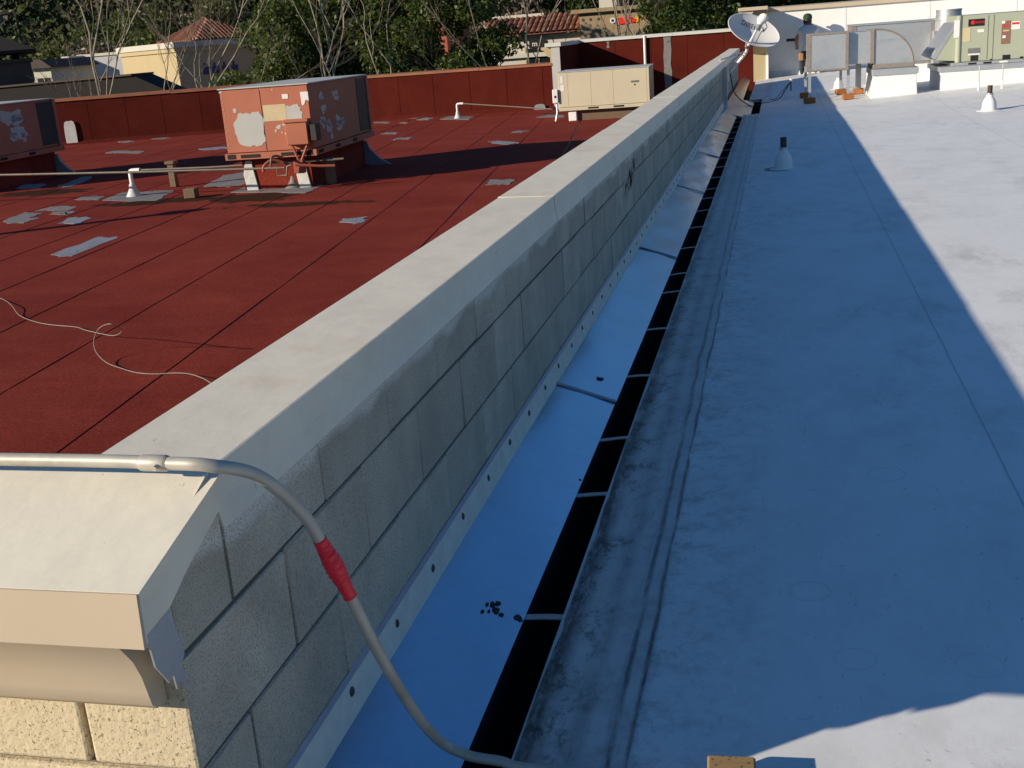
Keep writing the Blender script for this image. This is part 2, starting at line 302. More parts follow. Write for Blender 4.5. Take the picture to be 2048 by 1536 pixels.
# ------------------------------------------------------------------ mesh helpers
class MB:
    def __init__(s): s.v = []; s.f = []; s.mi = []
    def add(s, vs_, fs, mi=0):
        o = len(s.v); s.v += [tuple(p) for p in vs_]; s.f += [tuple(i + o for i in f) for f in fs]; s.mi += [mi] * len(fs); return s
    def box(s, a, b, mi=0):
        x0, y0, z0 = a; x1, y1, z1 = b
        return s.add([(x0, y0, z0), (x1, y0, z0), (x1, y1, z0), (x0, y1, z0), (x0, y0, z1), (x1, y0, z1), (x1, y1, z1), (x0, y1, z1)],
                     [(0, 3, 2, 1), (4, 5, 6, 7), (0, 1, 5, 4), (1, 2, 6, 5), (2, 3, 7, 6), (3, 0, 4, 7)], mi)
    def prism(s, poly, axis, a, b, mi=0):
        """poly in the two other axes (cyclic order), extruded from a to b along axis"""
        def P(p, t):
            if axis == 'x': return (t, p[0], p[1])
            if axis == 'y': return (p[0], t, p[1])
            return (p[0], p[1], t)
        n = len(poly); vs_ = [P(p, a) for p in poly] + [P(p, b) for p in poly]
        return s.add(vs_, [tuple(range(n))[::-1], tuple(range(n, 2 * n))] + [(i, (i + 1) % n, n + (i + 1) % n, n + i) for i in range(n)], mi)
    def tube(s, path, r, n=10, cap=True, mi=0):
        path = [Vector(p) for p in path]; rs = r if isinstance(r, (list, tuple)) else [r] * len(path)
        vs_ = []; prev = None
        for i, p in enumerate(path):
            d = (path[min(i + 1, len(path) - 1)] - path[max(i - 1, 0)]).normalized()
            if prev is None:
                up = Vector((0, 0, 1)) if abs(d.z) < .9 else Vector((1, 0, 0)); a = d.cross(up).normalized()
            else: a = (prev - d * prev.dot(d)).normalized()
            prev = a; b = d.cross(a)
            for k in range(n):
                t = 2 * math.pi * k / n; vs_.append(p + (a * math.cos(t) + b * math.sin(t)) * rs[i])
        fs = []
        for i in range(len(path) - 1):
            for k in range(n): fs.append((i * n + k, i * n + (k + 1) % n, (i + 1) * n + (k + 1) % n, (i + 1) * n + k))
        if cap: fs += [tuple(range(n))[::-1], tuple(range((len(path) - 1) * n, len(path) * n))]
        return s.add(vs_, fs, mi)
    def lathe(s, prof, c=(0, 0, 0), n=24, mi=0):
        vs_ = []; fs = []
        for r, z in prof:
            for k in range(n): t = 2 * math.pi * k / n; vs_.append((c[0] + r * math.cos(t), c[1] + r * math.sin(t), c[2] + z))
        for i in range(len(prof) - 1):
            for k in range(n): fs.append((i * n + k, i * n + (k + 1) % n, (i + 1) * n + (k + 1) % n, (i + 1) * n + k))
        fs += [tuple(range(n))[::-1], tuple(range((len(prof) - 1) * n, len(prof) * n))]
        return s.add(vs_, fs, mi)
    def mesh(s, name, mats, smooth=False, bevel=0, seg=1):
        me = bpy.data.meshes.new(name); me.from_pydata(s.v, [], s.f)
        bm = bmesh.new(); bm.from_mesh(me)
        for f, i in zip(bm.faces, s.mi): f.material_index = i
        bmesh.ops.recalc_face_normals(bm, faces=bm.faces)
        if bevel:
            es = [e for e in bm.edges if len(e.link_faces) == 2 and e.calc_face_angle(0) > .6]
            bmesh.ops.bevel(bm, geom=es, offset=bevel, segments=seg, affect='EDGES', profile=.5)
        bm.to_mesh(me); bm.free()
        for m in (mats if isinstance(mats, (list, tuple)) else [mats]): me.materials.append(m)
        if smooth:
            me.polygons.foreach_set('use_smooth', [True] * len(me.polygons)); me.set_sharp_from_angle(angle=R(40))
        return me
    def build(s, name, mats, parent=None, smooth=False, bevel=0, seg=1, off=None):
        return obj(name, s.mesh(name, mats, smooth, bevel, seg), parent)
def obj(name, me, parent=None, loc=None):
    o = bpy.data.objects.new(name, me); col.objects.link(o)
    if parent is not None: o.parent = parent
    if loc is not None: o.location = loc
    return o
def tag(o, label=None, cat=None, group=None, kind=None):
    if label: o['label'] = label
    if cat: o['category'] = cat
    if group: o['group'] = group
    if kind: o['kind'] = kind
    return o
def thing(name, label, cat, loc=(0, 0, 0), rz=0, group=None):
    o = bpy.data.objects.new(name, None); col.objects.link(o); o.location = loc; o.rotation_euler = (0, 0, rz); o.empty_display_size = .1
    return tag(o, label, cat, group)
def copy_tree(o, parent=None):
    c = o.copy(); col.objects.link(c); c.parent = parent
    for ch in [x for x in o.children]: copy_tree(ch, c)
    return c
def smooth_path(pts, n=6):
    pts = [Vector(p) for p in pts]; out = []
    for i in range(len(pts) - 1):
        p0, p1, p2, p3 = pts[max(i - 1, 0)], pts[i], pts[i + 1], pts[min(i + 2, len(pts) - 1)]
        for k in range(n):
            t = k / n; out.append(.5 * ((2 * p1) + (p2 - p0) * t + (2 * p0 - 5 * p1 + 4 * p2 - p3) * t * t + (3 * p1 - p0 - 3 * p2 + p3) * t ** 3))
    return out + [pts[-1]]
def blob_poly(w, h, n=26, jag=.16, seed=0):
    rr = random.Random(seed); ph = [rr.uniform(0, 6.28) for _ in range(4)]; out = []
    for k in range(n):
        t = 2 * math.pi * k / n
        q = (abs(math.cos(t)) ** 4 + abs(math.sin(t)) ** 4) ** -.25
        r = q * (1 + jag * .5 * (math.sin(2 * t + ph[0]) * .5 + math.sin(3 * t + ph[1]) * .5 + math.sin(5 * t + ph[2]) * .4) + rr.uniform(-jag, jag) * .5)
        out.append((w / 2 * r * math.cos(t), h / 2 * r * math.sin(t)))
    return out
def text_mesh(body, size, m, extrude=.001):
    cu = bpy.data.curves.new('txt', 'FONT'); cu.body = body; cu.size = size; cu.extrude = extrude; cu.align_x = 'CENTER'; cu.align_y = 'CENTER'
    to = bpy.data.objects.new('txt', cu); col.objects.link(to)
    me = bpy.data.meshes.new_from_object(to.evaluated_get(bpy.context.evaluated_depsgraph_get()))
    bpy.data.objects.remove(to); me.materials.clear(); me.materials.append(m); return me

# ================================================================== ground and hill
def hill_h(x, y):
    d = np.hypot(x + 10, y)
    h = np.clip((d - 95) / 260, 0, 1.6) ** 1.15 * 75
    h = h * (0.55 + .45 / (1 + np.exp((x - 40) / 60)))
    h = h + np.where(d > 95, 1, 0) * (9 * np.sin(x * .021 + 1.2) * np.sin(y * .017) + 5 * np.sin(x * .05 + y * .031)) * np.clip((d - 95) / 120, 0, 1)
    return np.maximum(h, 0) * (y > 0)
ZG = -5.2
mb = MB().add([(-2000, -600, ZG), (2000, -600, ZG), (2000, 2500, ZG), (-2000, 2500, ZG)], [(0, 1, 2, 3)])
tag(mb.build('ground', M['asphalt']), kind='structure')
gx = np.linspace(-420, 300, 73); gy = np.linspace(60, 620, 57); V = []; F = []
for j, y in enumerate(gy):
    for i, x in enumerate(gx): V.append((x, y, ZG - .6 + float(hill_h(x, y))))
for j in range(len(gy) - 1):
    for i in range(len(gx) - 1): a = j * len(gx) + i; F.append((a, a + 1, a + 1 + len(gx), a + len(gx)))
tag(MB().add(V, F).build('hillside', M['hillsoil'], smooth=True), kind='structure')

# ================================================================== white roof (building we look along)
def zr(x, y):
    s = min(1, max(0, (y - 14.5) / 3.0)); return -.55 + (x - .353) * (.020 + .025 * s) - .02 * (1 if y > 16.65 else 0)
WB = thing('flat_roof_building', 'white membrane roof in the wall\'s blue shade, with bell vents and machines', 'building', (4, 12, ZG))
def wchild(mb, name, m, parent=WB, **k):
    o = mb.build(name, m, parent, **k)
    if parent is WB: o.location = (-4, -12, -ZG)
    return o
DX = .353
wchild(MB().box((DX + .004, -4, ZG), (9, 16.7, -.60)).box((.582, 16.7, ZG), (9, 20.4, -.60)).box((.345, 20.4, ZG), (9, 28.2, -.60)), 'wall', M['stucco'])
deck = wchild(MB().box((DX + .002, -4.05, -.598), (9.05, 16.7, -.585)).box((.580, 16.7, -.598), (9.05, 20.4, -.585)).box((.343, 20.4, -.598), (9.05, 28.2, -.585)), 'roof', M['membrane'])
def sheet(x0, x1, y0, y1, lift, m, name, ny=40, nx=6, rag=0, parent=None, wob=.003, seed=1, zf=None):
    rr = random.Random(seed); V = []; F = []; zf = zf or zr
    for j in range(ny + 1):
        y = y0 + (y1 - y0) * j / ny; e0 = rr.uniform(-rag, rag); e1 = rr.uniform(-rag, rag)
        for i in range(nx + 1):
            x = x0 + e0 + (x1 + e1 - x0 - e0) * i / nx
            z = zf(x, y) + lift + rr.uniform(-wob, wob)
            V.append((x, y, z))
    n = nx + 1
    for j in range(ny):
        for i in range(nx): a = j * n + i; F.append((a, a + 1, a + 1 + n, a + n))
    # skirt
    border = [i for i in range(n)] + [j * n + nx for j in range(1, ny + 1)] + [ny * n + i for i in range(nx - 1, -1, -1)] + [j * n for j in range(ny - 1, 0, -1)]
    b0 = len(V)
    for b in border: V.append((V[b][0], V[b][1], V[b][2] - .012))
    for k in range(len(border)): F.append((border[k], b0 + k, b0 + (k + 1) % len(border), border[(k + 1) % len(border)]))
    o = MB().add(V, F).build(name, m, parent, smooth=True); return o
for k, (x0, x1) in enumerate(((.36, 1.55), (1.525, 3.12), (3.09, 4.7), (4.67, 6.3), (6.27, 9.0))):
    for j, (y0, y1) in enumerate(((-4, 16.7), (16.66, 20.45), (20.4, 28.1))):
        if k == 0: x0 = (.36, .585, .35)[j]
        sheet(x0, x1, y0, y1, .0135 - .0025 * k - .003 * j, M['membrane'], 'membrane_sheet', ny=60 if j == 0 else 20, nx=10, parent=deck, wob=.0015, seed=10 * k + j).location = (0, 0, 0)
sheet(DX + .001, .545, -4, 16.68, .018, M['membrane_dirty'], 'edge_strip', ny=170, nx=5, rag=.004, parent=deck, wob=.0035, seed=5)
sheet(.535, .585, -4, 16.68, .020, M['membrane_dirty'], 'seam_tape', ny=170, nx=3, rag=.005, parent=deck, wob=.002, seed=6)
sheet(.60, .74, 16.7, 28, .008, M['membrane_dirty'], 'edge_strip', ny=60, nx=4, rag=.006, parent=deck, wob=.003, seed=8)
# roof rim
wchild(MB().prism([(DX - .004, -.60), (DX, -.60), (DX + .006, -.534), (DX - .004, -.532)], 'y', -4, 16.68), 'edge_trim', M['galv'])

# ================================================================== gutter between wall and roof
GT = thing('roof_gutter', 'open box gutter painted black for its inner shade, with metal straps between sloping flashing and roof edge', 'gutter', (.3, 8, -.86))
def at(mb, name, m, T, **k):
    o = mb.build(name, m, T, **k); o.location = (-T.location.x, -T.location.y, -T.location.z); return o
g = MB(); g.box((.222, -4, -.86), (.350, 16.7, -.85)); g.box((.222, -4, -.85), (.226, 16.7, -.60)); g.box((.346, -4, -.85), (.350, 16.7, -.602))
g.box((.15, 16.72, -.86), (.58, 20.4, -.85)); g.box((.15, 20.4, -.86), (.342, 28, -.85)); g.box((.15, 16.72, -.85), (.153, 28, -.66)); g.box((.575, 16.72, -.85), (.58, 20.4, -.60)); g.box((.338, 20.4, -.85), (.342, 28, -.60)); g.box((.222, 16.70, -.86), (.58, 16.72, -.62)); g.box((.342, 20.39, -.86), (.58, 20.4, -.61))
at(g, 'trough', M['gutter'], GT)
ys = [.999, 1.794, 2.307, 3.096, 3.879, 4.679, 5.158, 5.984, 6.779, 7.542, 8.214]
while ys[-1] < 16.1: ys.append(ys[-1] + random.choice((.8, .78, .55, .82)))
ys = [-.6, .2] + ys
for y in ys:
    w = .013; k = random.uniform(-.012, .018); z0 = -.566; z1 = -.556
    at(MB().add([(.236, y - w, z0), (.236, y + w, z0), (.30, y + k / 2 + w, z1 - .003), (.30, y + k / 2 - w, z1 - .003), (.352, y + k + w, z1), (.352, y + k - w, z1),
                 (.236, y - w, z0 - .003), (.236, y + w, z0 - .003), (.30, y + k / 2 + w, z1 - .006), (.30, y + k / 2 - w, z1 - .006), (.352, y + k + w, z1 - .003), (.352, y + k - w, z1 - .003)],
                [(0, 3, 2, 1), (3, 5, 4, 2), (6, 7, 8, 9), (9, 8, 10, 11), (0, 6, 9, 3), (3, 9, 11, 5), (1, 2, 8, 7), (2, 4, 10, 8), (0, 1, 7, 6), (4, 5, 11, 10)]), 'strap', M['galv'], GT)

# ================================================================== block wall with coping
BW = thing('block_wall', 'grey concrete block wall with cream metal coping running between red and white roofs', 'wall', (-.09, 12, ZG))
B, H = .4064, .2032; YC = -.178; YE = 25.2
core = MB(); core.box((-.19, YC + .012, ZG), (-.0065, -.05, .17)); core.box((-.19, -.05, ZG), (-.0065, YE, .235)); core.box((-8, YC + .012, ZG), (-.19, -.02, .19))
at(core, 'core', M['mortar'], BW)
def block_mesh(L, hh, th, seed, m, jag=.0025):
    rr = random.Random(seed); me = MB().box((-th, 0, 0), (0, L, hh)).mesh('block', m, bevel=.004, seg=2)
    for v in me.vertices:
        for i in range(3): v.co[i] += rr.uniform(-jag, jag) * .5
    return me
bms = [block_mesh(B - .005, H - .007, .09, s, M['block']) for s in range(6)]
bhalf = block_mesh(-YC - .005, H - .010, .09, 11, M['block']); bcor = block_mesh(B / 2 - YC - .005, H - .010, .09, 12, M['block'])
for c in range(3):
    z = -c * H + .005; y = B / 2 if c == 1 else 0.
    o = obj('block', bcor if c == 1 else bhalf, BW, (0.09, YC - 12, z - ZG))
    i = 0
    while y < YE - B:
        o = obj('block', random.choice(bms), BW, (0.09 + random.uniform(-.002, .002), y + .0025 - 12, z - ZG + random.uniform(-.001, .001))); y += B
# front face, cream painted split blocks (normal -y)
fm = []
for s in range(3):
    me = MB().box((0, 0, 0), (B - .009, .09, H - .010)).mesh('block', M['cream_block'], bevel=.006, seg=2); fm.append(me)
for c in range(0, 4):
    z = -c * H + .005; off = -.19 if c % 2 == 1 else .013
    x = off
    me0 = MB().box((0, 0, 0), (-.0015 - off - .0045, .09, H - .010)).mesh('block', M['cream_block'], bevel=.006, seg=2) if off < 0 else None
    if me0: obj('block', me0, BW, (off + .0045 + .09, YC - .003 - 12, z - ZG))
    else: x = -.0015 + .0045
    for k in range(7):
        x -= B
        obj('block', fm[k % 3], BW, (x + .0045 + .09, YC - .003 - 12 + random.uniform(-.001, .001), z - ZG))
# coping sections, each lapped on the next
cj = [-.066, 2.79, 5.65, 8.7, 11.75, 14.8, 17.85, 20.9, YE + .05]
for k in range(len(cj) - 1):
    y0, y1 = cj[k], cj[k + 1] - .004; dx = .0015 * (k % 2); zt = .26 + .0015 * (k % 2)
    prof = [(-.187 - dx, .185), (-.184 - dx, .185), (-.184 - dx, zt - .002), (.026 + dx, zt - .004), (.029 + dx, .200), (.038 + dx, .163), (.041 + dx, .163), (.033 + dx, .202), (.031 + dx, zt - .001), (.027 + dx, zt), (-.187 - dx, zt + .004)]
    at(MB().prism(prof, 'y', y0, y1), 'coping_section', M['coping'], BW)
    if k: at(MB().prism([(-.19, zt + .003), (.033, zt - .0005), (.033, zt + .0008), (-.19, zt + .005)], 'y', y0 - .012, y0 + .008), 'joint_lip', M['coping'], BW)
# front cornice: sloping top, fascia, cove
xe = .054
top = [(-.068, .262), (-.333, .192), (-.336, .118), (-.333, .118), (-.330, .187), (-.068, .256)]
cs = MB().prism(top, 'x', -8, xe)
at(cs, 'cornice_cap', M['coping'], BW)
at(MB().prism([(-.3335, .1915), (-.3365, .1915), (-.341, .112), (-.337, .110), (-.3335, .150)], 'x', -8, xe - .002), 'fascia', M['cornice'], BW)
cove = [(-.318, .118), (-.312, .110), (-.296, .095), (-.273, .068), (-.250, .034), (-.236, 0.), (-.229, -.03), (-.223, -.055), (-.212, -.067), (-.184, -.071), (-.184, .118)]
at(MB().prism(cove, 'x', -8, -.034), 'cove_moulding', M['cornice'], BW, smooth=True)
# right-hand end of the cornice: bent side plate and ragged end
sp_ = [onx(u, v, .036) for u, v in ((413, 944), (279, 1189), (282, 1282), (337, 1216), (372, 1140), (441, 1012))]
at(MB().prism([(p.y, p.z) for p in sp_], 'x', .0345, .0375), 'side_plate', M['coping'], BW)
en_ = [onx(u, v, .003) for u, v in ((276, 1280), (300, 1235), (338, 1213), (352, 1262), (368, 1308), (360, 1330), (372, 1352), (369, 1376), (361, 1362), (354, 1378), (346, 1350), (338, 1366), (326, 1352), (310, 1335), (300, 1300))]
at(MB().prism([(p.y, p.z) for p in en_], 'x', .0015, .0045), 'torn_end', M['galv'], BW)

# ================================================================== flashing over the gutter
FL = thing('wall_flashing', 'sheet metal flashing sloping from block wall to gutter, tinted blue for the reflected sky', 'flashing', (.12, 8, -.56))
fj = [-4, -.35, 2.706, 5.60, 8.46, 11.14, 13.8, 16.72]
for k in range(len(fj) - 1):
    rr = random.Random(k); y0, y1 = fj[k], fj[k + 1] + .012; lift = .003 * (k % 2); V = []; F = []; ny = 24; nx = 6
    ph = [rr.uniform(0, 6.28) for _ in range(4)]
    for j in range(ny + 1):
        t = j / ny; y = y0 + (y1 - y0) * t
        for i in range(nx + 1):
            s = i / nx; x = .013 + s * .232; z = -.478 - s * .078 + lift
            z += (.0028 * math.sin(7 * t + ph[0] + 2.5 * s) + .002 * math.sin(17 * t + ph[1] - 3 * s) + .0015 * math.sin(31 * t + ph[2] + 5 * s)) * math.sin(math.pi * s) * (1.3 if y0 > 8 else .8)
            V.append((x, y, z))
        V.append((.247, y, -.60 + lift))
    n = nx + 2
    for j in range(ny):
        for i in range(nx + 1): a = j * n + i; F.append((a, a + 1, a + 1 + n, a + n))
    b0 = len(V)
    for p in list(V): F_ = None; V.append((p[0] - .0006, p[1], p[2] - .0012))
    for j in range(ny):
        for i in range(nx + 1): a = b0 + j * n + i; F.append((a, a + n, a + 1 + n, a + 1))
    for i in range(nx + 1): F.append((i, b0 + i, b0 + i + 1, i + 1)); q = ny * n + i; F.append((q, q + 1, b0 + q + 1, b0 + q))
    at(MB().add(V, F), 'flashing_section', M['flash'], FL, smooth=True)
    if k: at(MB().prism([(.013, -.473), (.246, -.551), (.246, -.545), (.013, -.467)], 'y', y0 - .012, y0 + .006), 'lap_seam', M['sealant'], FL)
V = [(.013, 16.71, -.478), (.44, 16.71, -.60), (.44, 20.3, -.60), (.23, 20.5, -.575), (.21, 25, -.56), (.20, 28, -.56), (.013, 28, -.478), (.013, 20.3, -.478)]
V2 = [(x, y, z - .003) for x, y, z in V]
at(MB().add(V + V2, [(0, 1, 2, 7), (7, 2, 3), (7, 3, 4, 6), (6, 4, 5), (8, 15, 10, 9), (15, 11, 10), (15, 14, 12, 11), (14, 13, 12), (0, 8, 9, 1), (1, 9, 10, 2), (2, 10, 11, 3), (3, 11, 12, 4), (4, 12, 13, 5)]), 'flashing_section', M['flash'], FL)
bar = at(MB().prism([(.003, -.395), (.007, -.395), (.0135, -.476), (.003, -.476)], 'y', -4, 17.6), 'termination_bar', M['flash_bar'], FL)
at(MB().prism([(.0025, -.380), (.007, -.3945), (.0025, -.3945)], 'y', -4, 17.6), 'sealant_bead', M['sealant'], FL)
scm = MB().lathe([(.0105, -.001), (.0105, .002), (.007, .0045), (.002, .005)], n=10).mesh('screw', M['screw'], smooth=True)
y = -.5
while y < 17:
    o = obj('screw', scm, bar, (.0085, y + random.uniform(-.01, .01), -.424 + random.uniform(-.006, .006))); o.rotation_euler = (0, R(84), 0); o.scale = (1, random.uniform(.8, 1.3), 1); y += .2985

# ================================================================== red-roofed building
RB = thing('red_roof_building', 'flat roof of red granule roofing strips with red upstand walls around it', 'building', (-10, 13, ZG))
def rat(mb, name, m, parent=RB, **k): return at(mb, name, m, RB, **k) if parent is RB else mb.build(name, m, parent, **k)
XL = -26.0
rat(MB().box((XL, -.02, ZG), (-.192, 26.95, ZRED - .02)).box((-4.35, 26.95, ZG), (-.192, 29.9, ZRED - .02)), 'wall', M['stucco'])
rroof = rat(MB().box((XL, -.02, ZRED - .019), (-.195, 26.9, ZRED - .006)).box((-4.35, 26.9, ZRED - .019), (-.195, 29.7, ZRED - .006)), 'roof', M['bitumen'])
def clip(poly, f):
    out = []
    for i in range(len(poly)):
        a, b = poly[i], poly[(i + 1) % len(poly)]; fa, fb = f(a), f(b)
        if fa >= 0: out.append(a)
        if fa * fb < 0: t = fa / (fa - fb); out.append((a[0] + (b[0] - a[0]) * t, a[1] + (b[1] - a[1]) * t))
    return out
TA = math.tan(R(7))
xs = -2.675 + .89 * 3
for k in range(34):
    xa = xs - .89 * (k + 1); xb = xs - .89 * k - .013
    wob = random.uniform(-.006, .006)
    yy_ = [-2 + .55 * q for q in range(63)]; rj = random.Random(900 + k)
    poly = [(xa - TA * (y - 4) + wob + rj.uniform(0, .009), y) for y in yy_] + [(xb - TA * (y - 4) - rj.uniform(0, .009), y) for y in yy_[::-1]]
    poly = poly[::-1]
    for f in (lambda p: p[0] - XL, lambda p: -.2 - p[0], lambda p: p[1] + .015, lambda p: 29.65 - p[1]): poly = clip(poly, f) if poly else poly
    if len(poly) < 3: continue
    lo = clip(poly, lambda p: 26.88 - p[1]); hi = clip(clip(poly, lambda p: p[1] - 26.88), lambda p: p[0] + 4.3)
    m_ = MB()
    for q in (lo, hi):
        if len(q) >= 3: m_.prism(q, 'z', ZRED - .004, ZRED)
    if m_.v: m_.build('roofing_sheet', M['redroof'], rroof)
# patches of coating, from photograph positions on the roof plane
def roof_patch(quad, m, lift, jag=.02, seed=0):
    rr = random.Random(seed); pts = [onz(u, v, ZRED) for u, v in quad]; out = []
    for i in range(len(pts)):
        a, b = pts[i], pts[(i + 1) % len(pts)]; n = 5
        for k in range(n): p = a.lerp(b, k / n); out.append((p.x + rr.uniform(-jag, jag), p.y + rr.uniform(-jag, jag) * 2.0))
    ar = sum(out[i][0] * out[(i + 1) % len(out)][1] - out[(i + 1) % len(out)][0] * out[i][1] for i in range(len(out)))
    if ar < 0: out = out[::-1]
    MB().prism(out, 'z', ZRED - .002, ZRED + lift).build('coating_patch', m, rroof)
def zq(ox, oy, s, pts): return [(ox + x / s, oy + y / s) for x, y in pts]
A = lambda *p: zq(0, 280, 4.096, p)
Bq = lambda *p: zq(200, 280, 4.096, p)
Cq = lambda *p: zq(680, 140, 4.551, p)
pl = [(A((820, 500), (1000, 430), (1425, 415), (1270, 500)), 'patch'), (A((610, 492), (690, 462), (860, 460), (820, 490)), 'patch'), (A((450, 390), (680, 302), (780, 302), (590, 385)), 'patch'),
      (A((130, 400), (210, 362), (390, 362), (290, 400)), 'patch_blue'), (A((300, 580), (420, 545), (620, 545), (560, 582)), 'patch'), (A((390, 615), (470, 585), (620, 588), (540, 618)), 'patch'),
      (A((0, 675), (200, 597), (340, 600), (250, 640), (320, 645), (180, 683)), 'patch'), (A((490, 685), (590, 637), (755, 637), (660, 683)), 'patch_blue'), (A((400, 950), (800, 795), (985, 797), (580, 955)), 'patch_blue'),
      (Bq((850, 380), (1020, 290), (1200, 260), (1260, 350), (1080, 385)), 'patch'), (Bq((1070, 430), (1240, 365), (1760, 350), (1850, 365), (1700, 432)), 'patch'),
      (Cq((1320, 1050), (1380, 1000), (1615, 1000), (1540, 1042)), 'patch'), (Cq((1345, 655), (1440, 645), (1640, 660), (1540, 678), (1420, 672)), 'patch_blue'), (Cq((1560, 572), (1610, 552), (1720, 556), (1650, 570)), 'patch'),
      (Cq((370, 582), (430, 568), (545, 570), (500, 586)), 'patch'), (Cq((450, 640), (520, 620), (670, 612), (620, 632)), 'patch'), (Cq((300, 480), (330, 470), (470, 474), (430, 488)), 'patch'), (Cq((535, 485), (560, 477), (620, 478), (600, 488)), 'patch_blue'),
      (Cq((700, 455), (770, 435), (850, 438), (800, 456)), 'patch_blue'), (Cq((900, 450), (1000, 420), (1220, 425), (1160, 455)), 'patch'), (Cq((1770, 432), (1900, 408), (2040, 410), (2050, 430)), 'patch'),
      ([(680, 444), (690, 437), (732, 434), (730, 445), (705, 449)], 'patch_blue'), ([(210, 306), (225, 302), (290, 302), (278, 307)], 'patch'), ([(236, 283), (262, 281), (268, 284), (240, 286)], 'patch'), ([(298, 277), (330, 275), (342, 277), (310, 279)], 'patch'), ([(395, 298), (450, 293), (455, 297), (410, 301)], 'patch_blue'),
      ([(420, 265), (445, 262), (448, 265), (425, 267)], 'patch'), (Cq((620, 440), (660, 432), (730, 434), (690, 444)), 'patch')]
for i, (q, m) in enumerate(pl): roof_patch(q, M[m], .003 + .001 * (i % 4), .028, i)

# low red upstand wall at the far side, panel by panel
def upstand(p0, p1, ztop, name, label, cap_m, jog=.0, capname='edge_cap'):
    p0 = Vector((*p0, 0)); p1 = Vector((*p1, 0)); L = (p1 - p0).length; a = math.atan2(p1.y - p0.y, p1.x - p0.x)
    T = thing(name, label, 'wall', (p0.x, p0.y, ZRED - .02), a)
    hh = ztop - ZRED + .02
    MB().box((0, .02, 0), (L, .22, hh)).build('core', M['bitumen'], T)
    x = 0
    while x < L - .05:
        w = min(.93 + random.uniform(-.02, .02), L - x); t = random.uniform(-.004, .004)
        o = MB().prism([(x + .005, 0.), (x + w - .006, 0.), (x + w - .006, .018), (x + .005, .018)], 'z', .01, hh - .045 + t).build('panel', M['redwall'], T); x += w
    # canted strip at the foot
    MB().prism([(-.10, .02), (.02, .02), (.02, .12)], 'x', 0, L).build('cant_strip', M['redwall'], T)
    x = 0
    while x < L - .05:
        w = min(3.05, L - x); z = random.uniform(-.012, .012)
        MB().prism([(-.03, hh - .055 + z), (-.025, hh + z), (.26, hh + .02 + z), (.26, hh - .05), (.24, hh - .05), (.24, hh - .005 + z), (-.015, hh - .012 + z), (-.02, hh - .055 + z)], 'x', x, x + w - .006).build(capname, cap_m, T); x += w
    return T
upstand((-16.9, 24.3), (-9.45, 26.8), .20, 'upstand_wall', 'low red upstand wall with brown edge, bare trees and pale patch by its left stretch', M['brown_edge'])
U2 = upstand((-9.45, 26.8), (-4.55, 26.95), .19, 'upstand_wall', 'low red upstand wall with brown edge behind salmon unit, joining the taller red wall', M['brown_edge'])
upstand((-25.5, 19.6), (-16.9, 24.3), .22, 'upstand_wall', 'low red upstand wall with brown edge behind the salmon unit in shade', M['brown_edge'])
# taller red wall with its forward return
YW = 29.7
zt_ = ony(1300, 69, YW).z
T = thing('tall_upstand_wall', 'taller dark red wall with pale metal top and white vertical smears behind beige unit', 'wall', (-4.4, YW, ZRED - .02))
Lw = 5.0; hh = zt_ - ZRED + .02
MB().box((0, .02, 0), (Lw, .24, hh)).build('core', M['bitumen'], T)
x = 0.1
while x < Lw - .05:
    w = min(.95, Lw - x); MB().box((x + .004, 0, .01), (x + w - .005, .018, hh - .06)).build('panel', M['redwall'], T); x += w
for x, w in ((-.03, 2.6), (2.575, 2.45)):
    MB().prism([(-.05, hh - .075), (-.045, hh), (.27, hh + .012), (.27, hh - .06)], 'x', x, x + w).build('edge_cap', M['pale_edge'], T)
MB().box((-.16, -2.75, 0), (.06, .235, hh - .08)).build('return_wall', M['redwall'], T)
MB().prism([(-.30, hh - .10), (-.30, hh - .012), (.10, hh - .002), (.10, hh - .10)], 'y', -2.80, .26).build('return_cap', M['pale_edge'], T)
rc = hh - .10
MB().prism([(-.16, rc), (-.42, rc), (-.42, rc - .06), (-.36, rc - .08), (-.30, rc - .16), (-.27, rc - .22), (-.20, rc - .25), (-.20, rc - .52), (-.16, rc - .52)], 'y', -2.7, .2).build('cornice', M['stucco'], T)
MB().box((-.158, -2.762, 0), (.058, -2.752, hh - .10)).build('end_plate', M['peel'], T)
def smear(px0, px1, v0, v1, m, sd):
    a = ony(px0, v0, YW); b = ony(px1, v1, YW); w = (b.x - a.x); h = a.z - b.z
    poly = []; rr = random.Random(sd); n = 9
    for k in range(n): poly.append((a.x + rr.uniform(-.02, .02), a.z - h * k / (n - 1)))
    for k in range(n): poly.append((b.x + rr.uniform(-.02, .02), b.z + h * k / (n - 1)))
    poly = [(x + 4.4, z - ZRED + .02) for x, z in poly]
    MB().prism(poly, 'y', -.012, -.001).build('smear_and_shade_strip', m, T)
smear(1326, 1345, 66, 190, M['patch'], 1); smear(1213, 1219, 76, 96, M['patch'], 2); smear(1140, 1158, 80, 186, M['patch_blue'], 3)  # first two are smears; the bluish third stands for the return's shaded face
px = ony(1289, 70, YW).x + 4.4
MB().tube([(px, -.05, hh - .02), (px, -.05, hh - .9), (px + .03, -.05, .05)], .035, 8).build('drain_pipe', M['whitepaint'], T, smooth=True)
# pale patch on the left stretch of the low wall, grey square near the beige unit
def wall_patch(u0, u1, v0, v1, y, m, label, sd):
    a = ony(u0, v0, y); b = ony(u1, v1, y); w = b.x - a.x; h = a.z - b.z
    poly = [(p[0], p[1] + h / 2) for p in blob_poly(w, h, 22, .05, sd)]
    o = MB().prism(poly, 'y', -.008, 0).build('sealant_patch', m)
    o.location = ((a.x + b.x) / 2, y, b.z); return tag(o, label, 'patch')
